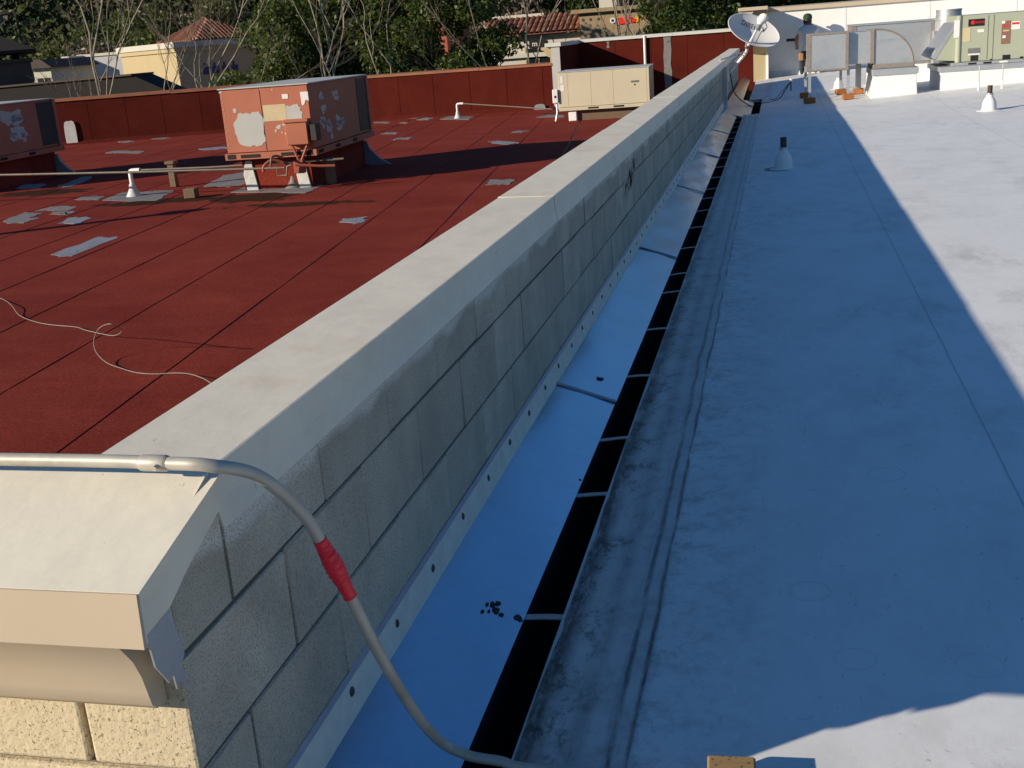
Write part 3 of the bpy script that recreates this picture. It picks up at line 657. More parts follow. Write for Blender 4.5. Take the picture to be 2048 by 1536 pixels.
# ray hits the slanted left stretch
def line_y(u, v, p0, p1):
    d = ray(u, v); e = np.array([p1[0] - p0[0], p1[1] - p0[1]]); A_ = np.array([[d[0], -e[0]], [d[1], -e[1]]]); t = np.linalg.solve(A_, np.array([p0[0] - CC[0], p0[1] - CC[1]])); return CC[1] + t[0] * d[1]
yy = line_y(142, 270, (-16.9, 24.3), (-9.45, 26.8))
o = wall_patch(127, 157, 242, 297, yy - .03, M['patch_white'], 'pale upright sealant patch on red wall beside shaded salmon unit', 4); o.rotation_euler.z = math.atan2(2.5, 7.45)
wall_patch(1068, 1092, 209, 229, 26.86, M['patch_blue'], 'small grey coating square at foot of red wall left of beige unit', 5)

# ================================================================== conduit, wood block
CD = thing('electrical_conduit', 'bent steel conduit with red tape crossing the wall corner down to the roof', 'conduit', (0, -.11, .26))
def cop_z(y): return .262 - (-.068 - y) * .3
pth = smooth_path([(-7, -.114, .292), (-2, -.110, .291), (-.30, -.108, .290), (-.03, -.115, .290), (.06, -.112, .286), (.105, -.055, .247), (.137, .004, .165), (.155, .030, .095), (.178, .062, -.015), (.2, .107, -.152), (.212, .205, -.325), (.222, .30, -.455), (.262, .318, -.494), (.33, .315, -.503), (.6, .30, -.506), (2.2, .30, -.475)], 8)
at(MB().tube(pth, .0104, 14), 'pipe', M['emt'], CD, smooth=True)
at(MB().tube([(-.052, -.1145, .290), (-.048, -.1146, .290), (-.047, -.1146, .290), (-.010, -.1152, .290), (-.009, -.1152, .290), (-.006, -.1153, .290)], [.0112, .0124, .0128, .0128, .0124, .0112], 14), 'coupling', M['emt'], CD, smooth=True)
at(MB().tube([(-.018, -.128, .2895), (-.018, -.136, .289)], .004, 8), 'set_screw', M['emt'], CD)
# wrapped tape: uneven rings
tp = []; tr = []
i0 = min(range(len(pth)), key=lambda i: (pth[i] - Vector((.150, .026, .100))).length); i1 = min(range(len(pth)), key=lambda i: (pth[i] - Vector((.178, .062, -.015))).length)
for k in range(41):
    t = i0 + (i1 - i0) * k / 40; a = int(t); p = pth[a].lerp(pth[min(a + 1, len(pth) - 1)], t - a); tp.append(p)
    s = k / 40; tr.append(.0113 + .0050 * math.exp(-((s - .5) / .26) ** 2) + .0008 * math.sin(k * 2.1) + random.uniform(-.0006, .0006))
me = MB().tube(tp, tr, 16)
at(me, 'tape_wrap', M['tape'], CD, smooth=True)
wb = tag(MB().box((-.045, -.07, 0), (.045, .07, .052)).build('wood_block', M['wood'], bevel=.004), 'brown treated wood block on the roof at the conduit\'s foot', 'wood block')
wb.location = (.79, .275, zr(.79, .3) + .016); wb.rotation_euler.z = R(3)

# ================================================================== bell vents on the white roof
def bell_vent(u, v, label, kind='iron', scale=1., ring=False, y=None, z=None):
    p = onz(u, v, -.53)
    for _ in range(6): p = onz(u, v, zr(p.x, p.y) + .01)
    T = thing('vent_pipe', label, 'vent pipe', (p.x, p.y, zr(p.x, p.y) + .008), 0, 'vent pipes on the white roof')
    s = scale
    MB().lathe([(.155 * s, 0), (.155 * s, .004), (.10 * s, .010), (.092 * s, .03), (.088 * s, .09 * s), (.075 * s, .135 * s), (.052 * s, .17 * s), (.040 * s, .185 * s), (.040 * s, .215 * s)], n=28).build('boot', M['whitepaint'], T, smooth=True)
    if ring: MB().lathe([(.150, .0035), (.176, .0035), (.180, .002), (.178, .0055), (.150, .0055)], n=32).build('flange_edge', M['greylabel'], T, smooth=True)
    if kind == 'iron':
        MB().lathe([(.032 * s, .16 * s), (.032 * s, .325 * s), (.026 * s, .325 * s), (.026 * s, .28 * s)], n=18).build('pipe', M['castiron'], T, smooth=True)
        MB().lathe([(.041 * s, .205 * s), (.043 * s, .208 * s), (.043 * s, .222 * s), (.041 * s, .225 * s)], n=18).build('clamp', M['galv'], T, smooth=True)
    return T
bell_vent(1567, 338, 'bell-shaped white vent boot with dark iron pipe standing in the wall\'s shade', ring=True, scale=.92)
bell_vent(1978, 221, 'bell-shaped white vent boot with dark iron pipe standing in full sun', scale=.97)
bell_vent(1677, 178, 'white bell vent boot half hidden behind the duct legs', kind='none', scale=.95)

# cable mast and cables
p = onz(1582, 197, -.53)
for _ in range(6): p = onz(1582, 197, zr(p.x, p.y) + .01)
T = thing('cable_mast', 'short white mast with black cables tied to its cap', 'mast', p)
MB().tube([(0, 0, 0), (0, 0, .13)], .014, 10).build('sleeve', M['whitepaint'], T, smooth=True); MB().tube([(0, 0, .12), (0, 0, .30)], .011, 10).build('pole', M['cable'], T, smooth=True)
MB().lathe([(.03, .285), (.033, .30), (.03, .325), (.012, .34)], n=14).build('cap', M['paper'], T, smooth=True)
mast = p.copy(); mtop = p + Vector((0, 0, .29))
def roofpt(u, v, lift=.012):
    p = onz(u, v, -.53)
    for _ in range(6): p = onz(u, v, zr(p.x, p.y) + lift)
    return p
c1 = [mtop, mtop + Vector((-.10, -.06, -.14)), roofpt(1560, 196, .04), roofpt(1545, 203), roofpt(1524, 207), Vector((.50, 19.0, -.575)), Vector((.35, 19.2, -.56)), Vector((.13, 19.2, -.35)), Vector((.06, 19.25, -.02))]
tag(MB().tube(smooth_path(c1, 8), .009, 7).build('coaxial_cable', M['cable'], smooth=True), 'black cable drooping from white mast across gutter up to dish bracket', 'cable')
c2 = [mtop + Vector((0, .02, 0)), mtop + Vector((-.12, -.02, -.12)), roofpt(1552, 197, .05), roofpt(1540, 199), roofpt(1524, 204)]
tag(MB().tube(smooth_path(c2, 8), .006, 7).build('coaxial_cable', M['cable'], smooth=True), 'thinner black cable from white mast ending at the gutter edge', 'cable')

# ================================================================== satellite dish on the wall
DY = 18.6
T = thing('satellite_dish', 'grey satellite dish on a bent mast bracketed to the block wall', 'satellite dish', (.06, DY, -.1))
cen = ony(1502, 68, DY - .35); T0 = Vector(T.location)
# reflector: shallow elliptic bowl, tilted; faces left-front and up
YD_ = DY - .35
rightv = ony(1553, 84, YD_) - ony(1453, 47, YD_) + Vector((0, .22, 0)); upv = ony(1512, 39, YD_) - ony(1493, 92, YD_) + Vector((0, .34, 0)); a = rightv.length / 2; b = upv.length / 2 * .98
rightv.normalize(); upv = (upv - rightv * upv.dot(rightv)).normalized(); nrm = rightv.cross(upv)
if nrm.y > 0: nrm = -nrm
V = []; F = []; nr, na = 9, 36; c0 = cen - T0
for layer in (0, 1):
    for i in range(nr + 1):
        r = i / nr
        for k in range(na):
            t = 2 * math.pi * k / na
            V.append(c0 + rightv * (a * r * math.cos(t)) + upv * (b * r * math.sin(t)) + nrm * (.12 * r * r - (.006 if layer else 0)) )
n1 = (nr + 1) * na
for layer in (0, 1):
    for i in range(nr):
        for k in range(na):
            q = (layer * n1 + i * na + k, layer * n1 + i * na + (k + 1) % na, layer * n1 + (i + 1) * na + (k + 1) % na, layer * n1 + (i + 1) * na + k); F.append(q if layer else q[::-1])
for k in range(na): F.append((nr * na + k, nr * na + (k + 1) % na, n1 + nr * na + (k + 1) % na, n1 + nr * na + k))
refl = MB().add(V, F).build('reflector', M['dish'], T, smooth=True)
rim = [c0 + rightv * (a * math.cos(t)) + upv * (b * math.sin(t)) + nrm * .119 for t in np.linspace(0, 2 * math.pi, 49)]
MB().tube(rim, .008, 6, cap=False).build('rim', M['dish'], refl, smooth=True)
tm = text_mesh('DIRECTV', .105, M['lettering'])
for v in tm.vertices:
    x, y = v.co.x, v.co.y + .115; r2 = (x / a) ** 2 + (y / b) ** 2; q = c0 + rightv * x + upv * y + nrm * (.12 * r2 + .004 + v.co.z); v.co = q
obj('lettering', tm, refl)
# LNB arm, LNB head, feed cables
arm0 = ony(1497, 90, DY - .45) - T0; arm1 = ony(1514, 58, DY - .75) - T0; lnb = ony(1525, 39, DY - .85) - T0
MB().tube([arm0, arm0.lerp(arm1, .5), arm1], [.022, .020, .018], 8).build('feed_arm', M['whitepaint'], T, smooth=True)
MB().tube([arm1, arm1.lerp(lnb, .5), lnb], [.035, .05, .045], 10).build('feed_bracket', M['galv'], T, smooth=True)
MB().tube([lnb + Vector((-.05, 0, -.07)), lnb + Vector((-.03, 0, -.02)), lnb + Vector((.03, 0, .03)), lnb + Vector((.06, .0, .06))], [.04, .072, .078, .05], 12).build('feed_head', M['whitepaint'], T, smooth=True)
MB().tube(smooth_path([lnb, lnb + Vector((.07, .02, -.12)), arm1 + Vector((.06, 0, -.06)), arm0 + Vector((.08, .05, -.02)), arm0 + Vector((-.08, .1, -.05)), arm0 + Vector((-.12, .3, -.2))], 6), .006, 6).build('feed_cable', M['cable'], T, smooth=True)
q0 = ony(1462, 142, DY) - T0; q1 = ony(1490, 108, DY - .02) - T0; q2 = ony(1494, 95, DY - .1) - T0
MB().tube(smooth_path([q0, q0.lerp(q1, .5), q1, q1.lerp(q2, .6) + Vector((.012, 0, 0)), q2], 6), .026, 12).build('mast', M['whitepaint'], T, smooth=True)
MB().tube([q2, c0 - nrm * .03], .04, 10).build('mount', M['galv'], T, smooth=True)
for (u0, v0, y0, u1, v1, y1) in ((1440, 120, DY - 1.2, 1488, 104, DY), (1470, 123, DY - .3, 1486, 106, DY)):
    MB().tube([ony(u0, v0, y0) - T0, ony(u1, v1, y1) - T0], .010, 8).build('strut', M['galv'], T, smooth=True)
MB().box((-.028, -.10, -.02), (-.012, .16, .22)).build('wall_plate', M['galv'], T)
# galvanised corner post on the wall below the dish
T = thing('corner_post', 'upright galvanised angle strip on the block wall below the dish', 'metal strip', (.02, 17.6, -.50))
MB().box((-.016, 0, 0), (.05, .006, .66)).box((.044, .006, 0), (.05, .09, .66)).build('angle', M['galv'], T)

# ================================================================== duct on legs, with curb
YD = 17.75
a = ony(1613, 70, YD); b = ony(1693, 138, YD); x0, x1, z1, z0 = a.x, b.x, a.z, b.z
T = thing('rooftop_duct', 'galvanised square duct on tall legs curving down into a white curb', 'duct', (x0, YD, zr(x0, YD)))
T0 = Vector(T.location)
def loc(mb, name, m, **k): o = mb.build(name, m, T, **k); o.location = -T0; return o
dp = 1.25
loc(MB().box((x0 + .05, YD, z0), (x1, YD + .006, z1)), 'end_panel', M['galv'])
loc(MB().box((x0 + .05, YD + .006, z0), (x1, YD + dp, z1)), 'duct_box', M['galv'])
xm = ony(1744, 100, YD + .12).x; zz1 = ony(1720, 64, YD + .12).z; zz0 = ony(1720, 127, YD + .12).z
loc(MB().box((x1 + .03, YD + .10, zz0), (xm, YD + dp, zz1)), 'duct_box', M['galv'])
# mastic bands
for (aa, bb) in (((x0, YD - .006, z0 - .01), (x0 + .075, YD + .10, z1 + .015)), ((x1 - .025, YD - .008, z0 - .02), (x1 + .035, YD + .14, z1 + .02)), ((x0 + .07, YD - .007, z0 - .012), (x1 - .02, YD + .02, z0 + .022)), ((x0 + .07, YD - .007, z1 - .022), (x1 - .02, YD + .02, z1 + .014)), ((xm - .035, YD + .085, zz0 - .015), (xm + .035, YD + dp + .01, zz1 + .015))):
    loc(MB().box(aa, bb), 'mastic_band', M['mastic'], bevel=.006)
# elbow: quarter turn from horizontal to vertical
xo = ony(1826, 130, YD + .12).x; prof = []; rw = xo - xm - .03; rh = zz1 - zz0 + .06
for k in range(13): t = math.pi / 2 * (1 - k / 12); prof.append((xm + .03 + rw * math.cos(t), zz0 - .03 + rh * math.sin(t)))
poly = [(xm + .03, zz0 - .03)] + prof
loc(MB().prism(poly, 'y', YD + .11, YD + dp - .01), 'elbow', M['galv'], smooth=True)
rimp = [Vector((x, YD + .10, z)) for x, z in prof]
loc(MB().tube(rimp, .016, 6), 'elbow_seam', M['mastic'], smooth=True); loc(MB().box((xm + .03, YD + .104, zz0 + rh * .62), (xm + .02 + rw * .80, YD + .111, zz0 + rh * .62 + .008)), 'standing_seam', M['galv'])
loc(MB().box((xm + .02, YD + .08, zz0 - .10), (xo + .02, YD + dp + .02, zz0 - .028)), 'mastic_band', M['mastic'], bevel=.008)
feet = [(1619, 207), (1611, 196), (1696, 199), (1681, 189), (1716, 188)]
FG = []
for k, (u, v) in enumerate(feet):
    p = onz(u, v, -.5)
    for _ in range(6): p = onz(u, v, zr(p.x, p.y) + .012)
    zt = z1 if k == 0 else (z0 + .02 if k < 4 else zz0 + .02)
    w = .022 if k != 4 else .045
    base = zr(p.x, p.y) + .105
    loc(MB().box((p.x - w, p.y - .016, base), (p.x + w, p.y - .011, zt)).box((p.x - w, p.y - .011, base), (p.x - w + .005, p.y + .022, zt)), 'leg', M['galv'])
    FG.append((p, k))
labs = ['dark wood foot under the duct leg standing fully in shade', 'dark wood foot under shaded duct leg, half behind the darker foot', 'reddish wood foot in sun under the duct\'s front leg', 'reddish wood foot in sun under the thin back duct leg', 'reddish wide wood foot in sun under the leg beside the curb']
for (p, k) in FG:
    o = tag(MB().box((-.085, -.06, 0), (.085, .06, .09)).build('sleeper_block', M['redwood'], bevel=.008), labs[k], 'wood block', 'wood blocks under the duct legs')
    o.location = (p.x, p.y, zr(p.x, p.y) + .014); o.rotation_euler.z = R((12, -20, 8, 15, -5)[k])
# curb under the elbow
ca = ony(1746, 142, YD + .02); cb = ony(1833, 142, YD + .02); zc = zz0 - .10
T = thing('roof_curb', 'white membrane-wrapped curb with galvanised lid rim under the duct elbow', 'curb', ((ca.x + cb.x) / 2, YD + .7, zr(ca.x, YD))); T0 = Vector(T.location)
zb = zr(ca.x, YD) - .02
loc(MB().add([(ca.x - .03, YD - .04, zb), (cb.x + .02, YD - .04, zb), (cb.x + .02, YD + dp + .1, zb), (ca.x - .03, YD + dp + .1, zb), (ca.x + .02, YD + .02, zc - .06), (cb.x, YD + .02, zc - .06), (cb.x, YD + dp + .06, zc - .06), (ca.x + .02, YD + dp + .06, zc - .06)],
             [(0, 3, 2, 1), (4, 5, 6, 7), (0, 1, 5, 4), (1, 2, 6, 5), (2, 3, 7, 6), (3, 0, 4, 7)]), 'curb_body', M['whitepaint'], bevel=.012, seg=2)
loc(MB().box((ca.x - .01, YD - .01, zc - .10), (cb.x + .03, YD + dp + .09, zc - .002)), 'metal_rim', M['galv'], bevel=.004)

# ================================================================== grey-green packaged unit on long curb
YA = 17.9
def A2(u, v, y=YA): return ony(u, v, y)
T = thing('rooftop_unit', 'grey-green rooftop air conditioner with sloped hood and red brand badge', 'air conditioner', (A2(1905, 130).x, YA, A2(1905, 135).z)); T0 = Vector(T.location)
bx0 = A2(1918, 100).x; bx1 = bx0 + 2.1; bz0 = A2(1918, 125).z; bz1 = A2(1918, 32).z; bd = 1.5
body = loc(MB().box((bx0, YA, bz0), (bx1, YA + bd, bz1)), 'body', M['greygreen'], bevel=.012)
loc(MB().tube([(bx0 - .01, YA + .02, bz0), (bx0 - .01, YA + .02, bz1)], .045, 12), 'corner_trim', M['greygreen'], smooth=True)
sx = A2(1978, 60).x
for x in (A2(1976, 60).x, A2(1987, 60).x, A2(1987, 60).x + .68): loc(MB().box((x, YA - .003, bz0 + .02), (x + .005, YA + .002, bz1 - .02)), 'panel_seam', M['darkvoid'])
for u0, v0, u1, v1, m, nm in ((1937, 39, 1969, 51, 'black', 'badge'), (1926, 56, 1940, 83, 'tan', 'label'), (1955, 59, 1968, 64, 'paper', 'label'), (1908, 41, 1918, 75, 'paper', 'label'), (1936, 97, 1960, 106, 'greylabel', 'label'), (1936, 107, 1960, 109, 'paper', 'label'), (2004, 42, 2020, 87, 'brownlabel', 'label'), (2023, 43, 2040, 58, 'paper', 'label'), (1941, 111, 1956, 121, 'darkvoid', 'hand_hole'), (2005, 110, 2020, 120, 'darkvoid', 'hand_hole'), (1980, 118, 1984, 122, 'darkvoid', 'knockout'), (2040, 113, 2046, 121, 'darkvoid', 'knockout')):
    a = A2(u0, v0); b = A2(u1, v1); y_ = YA - .026 if u0 == 1908 else YA
    loc(MB().box((a.x, y_ - .004, b.z), (b.x, y_ - .0005, a.z)), nm, M[m])
for u0, v0, u1, v1, m in ((2006, 51, 2018, 53, 'redlogo'), (2006, 60, 2018, 62, 'tan'), (2004, 42, 2010, 47, 'paper'), (2005, 71, 2011, 76, 'paper'), (2024, 45, 2039, 48, 'redlogo')):
    a = A2(u0, v0); b = A2(u1, v1); loc(MB().box((a.x, YA - .006, b.z), (b.x, YA - .0042, a.z)), 'print', M[m])
bc = A2(1946, 45); loc(MB().prism([(bc.x + .030 * math.cos(t), bc.z + .030 * math.sin(t)) for t in np.linspace(0, 2 * math.pi, 16, endpoint=False)], 'y', YA - .007, YA - .0042), 'emblem', M['redlogo'])
tm = text_mesh('TRANE', .05, M['redlogo']); o = obj('brand_name', tm, T, (A2(1958, 44.5).x - T0.x, YA - .006 - T0.y, A2(1958, 44.5).z - T0.z)); o.rotation_euler = (R(90), 0, 0)
# hood on the left side
hx0 = A2(1866, 115).x
loc(MB().prism([(bx0 - .03, bz0 + .02), (hx0 + .05, bz0 + .05), (hx0, bz0 + .14), (bx0 - .03, bz1 - .12)], 'y', YA + .05, YA + bd - .1), 'hood', M['greygreen'], bevel=.006)
loc(MB().add([(hx0 - .02, YA + .045, bz0 + .10), (bx0 - .06, YA + .045, bz1 - .10), (bx0 - .015, YA + .045, bz1 - .10), (hx0 + .04, YA + .045, bz0 + .06),
              (hx0 - .02, YA + bd - .1, bz0 + .10), (bx0 - .06, YA + bd - .1, bz1 - .10), (bx0 - .015, YA + bd - .1, bz1 - .10), (hx0 + .04, YA + bd - .1, bz0 + .06)],
             [(0, 1, 2, 3), (4, 7, 6, 5), (0, 4, 5, 1), (1, 5, 6, 2), (2, 6, 7, 3), (3, 7, 4, 0)]), 'hood_lip', M['galv'])
loc(MB().box((bx0 - .10, YA - .02, bz0 - .05), (bx1 + .02, YA + bd, bz0 - .003)), 'base_rail', M['galv'], bevel=.004)
for u in (1936, 1966, 1998): x = A2(u, 128).x; loc(MB().box((x, YA - .023, bz0 - .042), (x + .12, YA - .0195, bz0 - .015)), 'rail_slot', M['darkvoid'] if u != 1998 else M['paper'])
# long curb
T2 = thing('roof_curb', 'long white curb with metal rim carrying the grey-green air conditioner', 'curb', (bx0 + 1, YA + .7, zr(bx0 + 1, YA))); T, T0 = T2, Vector(T2.location)
cx0 = A2(1880, 160).x; zb0 = zr(cx0, YA) - .03
loc(MB().box((cx0 + .02, YA - .05, zb0), (bx1 + .1, YA + bd, bz0 - .11)), 'curb_body', M['whitepaint'], bevel=.015, seg=2)
loc(MB().box((cx0 - .02, YA - .075, bz0 - .125), (bx1 + .12, YA + bd + .02, bz0 - .052)), 'metal_rim', M['galv'], bevel=.004)
for u, v, lb_ in ((1957, 180, 'left of the'), (2004, 176, 'between the')):
    p = onz(u, v, -.4)
    for _ in range(6): p = onz(u, v, zr(p.x, p.y) + .01)
    T = thing('drain_stub', 'thin pale upright pipe stub standing before the ' + ('badge end' if u == 1957 else 'brown label side') + ' of the grey-green unit', 'pipe stub', (p.x, p.y, zr(p.x, p.y) + .004), 0, 'upright stubs by the long curb')
    MB().tube([(0, 0, 0), (0, 0, .12)], .016, 8).build('sleeve', M['whitepaint'], T, smooth=True); MB().tube([(0, 0, .11), (0, 0, .36)], .009, 8).build('pipe', M['galv'], T, smooth=True)
# exhaust stack and big plenum duct behind
YP = 20.6
a = ony(1707, 52, YP); b = ony(1890, 118, YP)
T = thing('plenum_duct', 'big flat-sided galvanised duct box behind the elbow and hood', 'duct', (a.x + .5, YP + .5, zr(a.x, YP))); T0 = Vector(T.location)
loc(MB().box((a.x, YP, b.z), (b.x + .6, YP + 1.0, a.z)), 'duct_box', M['galv'], bevel=.005)
loc(MB().box((a.x - .05, YP - .008, b.z - .02), (a.x + .06, YP + 1.01, a.z + .01)), 'mastic_band', M['mastic'], bevel=.005)
loc(MB().box((a.x - .06, YP - .02, a.z - .005), (b.x + .6, YP + 1.02, a.z + .02)), 'top_flange', M['galv'])
xx = ony(1862, 80, YP).x; loc(MB().box((xx - .01, YP - .012, b.z), (xx + .04, YP - .0005, a.z)), 'standing_seam', M['mastic'])
loc(MB().box((a.x + .3, YP + .1, zr(a.x, YP) - .03), (b.x + .5, YP + .9, b.z - .001)), 'support_curb', M['whitepaint'], bevel=.01)
p0 = ony(1901, 44, YP - .3); p1 = ony(1875, 20, YP - .3); p2 = ony(1928, 20, YP - .3); rr_ = (p2.x - p1.x) / 2
T = thing('exhaust_stack', 'round galvanised exhaust stack rising behind the hood of the grey-green unit', 'exhaust', ((p1.x + p2.x) / 2, YP - .3 + rr_, p0.z - .6))
hs = p1.z - (p0.z - .6)
MB().lathe([(rr_ * .96, .0), (rr_ * .96, hs - .18), (rr_ * 1.0, hs - .175), (rr_ * 1.0, hs - .10), (rr_ * .97, hs - .095), (rr_ * .97, hs - .03), (rr_, hs - .028), (rr_, hs), (rr_ * .9, hs), (rr_ * .9, hs - .15)], n=32).build('stack', M['galv'], T, smooth=True)
MB().box((-rr_ * 1.2, -rr_ * 1.1, -.5), (rr_ * 1.1, rr_ * 1.1, hs - .35)).build('square_base', M['galv'], T)

# ================================================================== far white parapet with return and cornice
YF = 28.0
xl = ony(1536, 80, YF).x; zt = 1.06
T = thing('white_parapet', 'tall white membrane parapet with tan coping behind the kneeling person', 'parapet', (4, YF, -.56)); T0 = Vector(T.location)
loc(MB().box((xl, YF, -.62), (9.0, YF + .3, zt)), 'membrane_face', M['whitepaint'])
loc(MB().prism([(YF - .06, zt - .07), (YF - .06, zt + .02), (YF + .40, zt + .05), (YF + .40, zt - .07)], 'x', xl - .05, 9.05), 'coping', M['cornice'])
for x in (2.4, 4.3, 6.2): loc(MB().box((x, YF - .006, -.5), (x + .06, YF - .0005, zt - .08)), 'lap_strip', M['membrane'])
loc(MB().prism([(YF - .005, -.56), (YF - .005, -.40), (YF - .012, -.40), (YF - .05, -.556)], 'x', xl + .02, 9), 'cove_strip', M['membrane'])
# return wall going forward along the gutter, with cornice profile on its outer side
rl = ony(1504, 60, 26.3).x
prof = [(26.2, .55), (26.2, zt - .02), (YF + .3, zt - .02), (YF + .3, -.6), (YF - .52, -.6), (YF - .52, .05)]  # raked underside shaped to leave a lit triangle in the return's shadow
T = thing('parapet_return', 'cream wall end with tan cornice at the white parapet\'s left end', 'wall', (rl, 27, -.6)); T0 = Vector(T.location)
loc(MB().prism(prof, 'x', rl, xl - .003), 'wall', M['stucco'])
loc(MB().prism([(rl + .06, zt - .02), (rl - .28, zt - .02), (rl - .28, zt - .10), (rl - .22, zt - .22), (rl - .12, zt - .30), (rl - .001, zt - .34), (rl - .001, zt - .1)], 'y', 26.1, YF + .3), 'cornice', M['cornice'])
loc(MB().box((rl - .30, 26.05, zt - .02), (xl + .02, YF + .32, zt + .06)), 'coping', M['cornice'], bevel=.008)
loc(MB().box((xl - .05, YF - .55, -.58), (xl + .01, YF - .521, .62)), 'white_trim', M['whitepaint'])
# scrap of red wood lying near the parapet foot
p = onz(1650, 144, -.5); o = tag(MB().box((-.22, -.06, 0), (.22, .06, .05)).build('wood_scrap', M['redwood'], bevel=.006), 'reddish wood scrap lying by the white parapet behind the duct', 'wood scrap'); o.location = (p.x, p.y, zr(p.x, p.y) + .01)

# ================================================================== kneeling person
def person():
    g0 = ony(1618, 150, 27.2); gx, gy = g0.x, 27.2; gz = zr(gx, gy) + .012
    T = thing('person', 'person in pale shirt, dark trousers and green cap kneeling at the white parapet', 'person', (gx, gy, gz))
    J = {'pel': (0, 0, .52), 'sp1': (-.01, .06, .68), 'sp2': (-.02, .13, .86), 'ch': (-.025, .19, 1.02), 'nk': (-.03, .24, 1.14), 'hd': (-.03, .28, 1.24), 'ht': (-.03, .29, 1.34),
         'lhip': (-.10, .02, .50), 'lkn': (-.15, .36, .34), 'lkn2': (-.155, .40, .12), 'lank': (-.16, .03, .08), 'ltoe': (-.17, -.10, .05),
         'rhip': (.10, .02, .50), 'rkn': (.15, .40, .50), 'rkn2': (.16, .43, .40), 'rank': (.16, .36, .09), 'rtoe': (.17, .50, .04),
         'lsh': (-.19, .20, 1.02), 'lel': (-.29, .30, .80), 'lwr': (-.27, .52, .66), 'lha': (-.26, .60, .63), 'rsh': (.15, .20, 1.02), 'rel': (.24, .34, .82), 'rwr': (.12, .54, .78), 'rha': (.09, .61, .77)}
    E_ = [('pel', 'sp1'), ('sp1', 'sp2'), ('sp2', 'ch'), ('ch', 'nk'), ('nk', 'hd'), ('hd', 'ht'), ('pel', 'lhip'), ('lhip', 'lkn'), ('lkn', 'lkn2'), ('lkn2', 'lank'), ('lank', 'ltoe'), ('pel', 'rhip'), ('rhip', 'rkn'), ('rkn', 'rkn2'), ('rkn2', 'rank'), ('rank', 'rtoe'),
          ('ch', 'lsh'), ('lsh', 'lel'), ('lel', 'lwr'), ('lwr', 'lha'), ('ch', 'rsh'), ('rsh', 'rel'), ('rel', 'rwr'), ('rwr', 'rha')]
    rad = {'pel': .15, 'sp1': .145, 'sp2': .155, 'ch': .15, 'nk': .065, 'hd': .098, 'ht': .085, 'lhip': .11, 'lkn': .075, 'lkn2': .07, 'lank': .05, 'ltoe': .04, 'rhip': .11, 'rkn': .075, 'rkn2': .07, 'rank': .05, 'rtoe': .04, 'lsh': .075, 'lel': .05, 'lwr': .036, 'lha': .04, 'rsh': .075, 'rel': .05, 'rwr': .036, 'rha': .04}
    ks = list(J); me = bpy.data.meshes.new('body'); me.from_pydata([J[k] for k in ks], [(ks.index(a), ks.index(b)) for a, b in E_], [])
    o = obj('body', me, T); sk = o.modifiers.new('skin', 'SKIN'); sk.use_smooth_shade = True
    for i, k in enumerate(ks): me.skin_vertices[0].data[i].radius = (rad[k], rad[k] * (.8 if k in ('sp1', 'sp2', 'ch', 'pel') else 1)); me.skin_vertices[0].data[i].use_root = (k == 'pel')
    ss = o.modifiers.new('sub', 'SUBSURF'); ss.levels = 2; ss.render_levels = 2
    m2 = bpy.data.meshes.new_from_object(o.evaluated_get(bpy.context.evaluated_depsgraph_get())); o.modifiers.clear(); o.data = m2
    for m in ('shirt', 'jeans', 'skin'): m2.materials.append(M[m])
    for p in m2.polygons:
        c = p.center; i = 0
        if c.z < .55 and not (c.y > .45 and c.z > .52): i = 1
        if c.z > 1.13: i = 2
        if (abs(c.x + .03) > .2 and c.z < .93 and c.z > .5) or (c.y > .42 and c.z > .58): i = 2
        p.material_index = i; p.use_smooth = True
    # five-fingered hands
    for (hx, hy, hz, s) in ((-.26, .60, .63, -1), (.09, .61, .77, 1)):
        hb = MB(); hb.tube([(hx, hy - .02, hz), (hx, hy + .04, hz - .01), (hx, hy + .075, hz - .02)], [.03, .036, .03], 8)
        for k in range(4):
            fx = hx + (k - 1.5) * .018; L_ = (.06, .072, .068, .052)[k]
            hb.tube([(fx, hy + .065, hz - .018), (fx, hy + .065 + L_ * .5, hz - .02), (fx, hy + .065 + L_ * .8, hz - .045)], [.009, .0085, .007], 6)
        hb.tube([(hx + s * .028, hy + .01, hz - .01), (hx + s * .05, hy + .045, hz - .02), (hx + s * .045, hy + .075, hz - .03)], [.011, .01, .008], 6)
        hb.build('hand', M['skin'], o, smooth=True)
    MB().lathe([(.104, 0), (.107, .03), (.10, .08), (.07, .118), (.02, .132)], (-.03, .285, 1.265), 18).build('cap', M['capgreen'], T, smooth=True)
    MB().prism([(-.115, .34), (-.10, .43), (-.03, .465), (.04, .43), (.055, .34)], 'z', 1.272, 1.284).build('cap_brim', M['capgreen'], T)
    MB().lathe([(.095, 0), (.1, .05), (.095, .1)], (-.03, .27, 1.16), 16).build('hair', M['black'], T, smooth=True)
    MB().box((-.24, -.10, .34), (-.13, .02, .52)).build('tool_pouch', M['leather'], T, bevel=.02, seg=2)
    return T
person()
p = ony(1582, 80, 27.75)
T = thing('hand_trowel', 'dark flat tool pressed on white parapet left of the kneeling person', 'tool', (p.x, 27.78, p.z))
MB().box((-.11, .0, -.035), (.10, .012, .035)).build('blade', M['black'], T, bevel=.003); MB().tube([(-.05, -.02, 0), (.05, -.02, 0)], .015, 8).build('handle', M['black'], T, smooth=True)

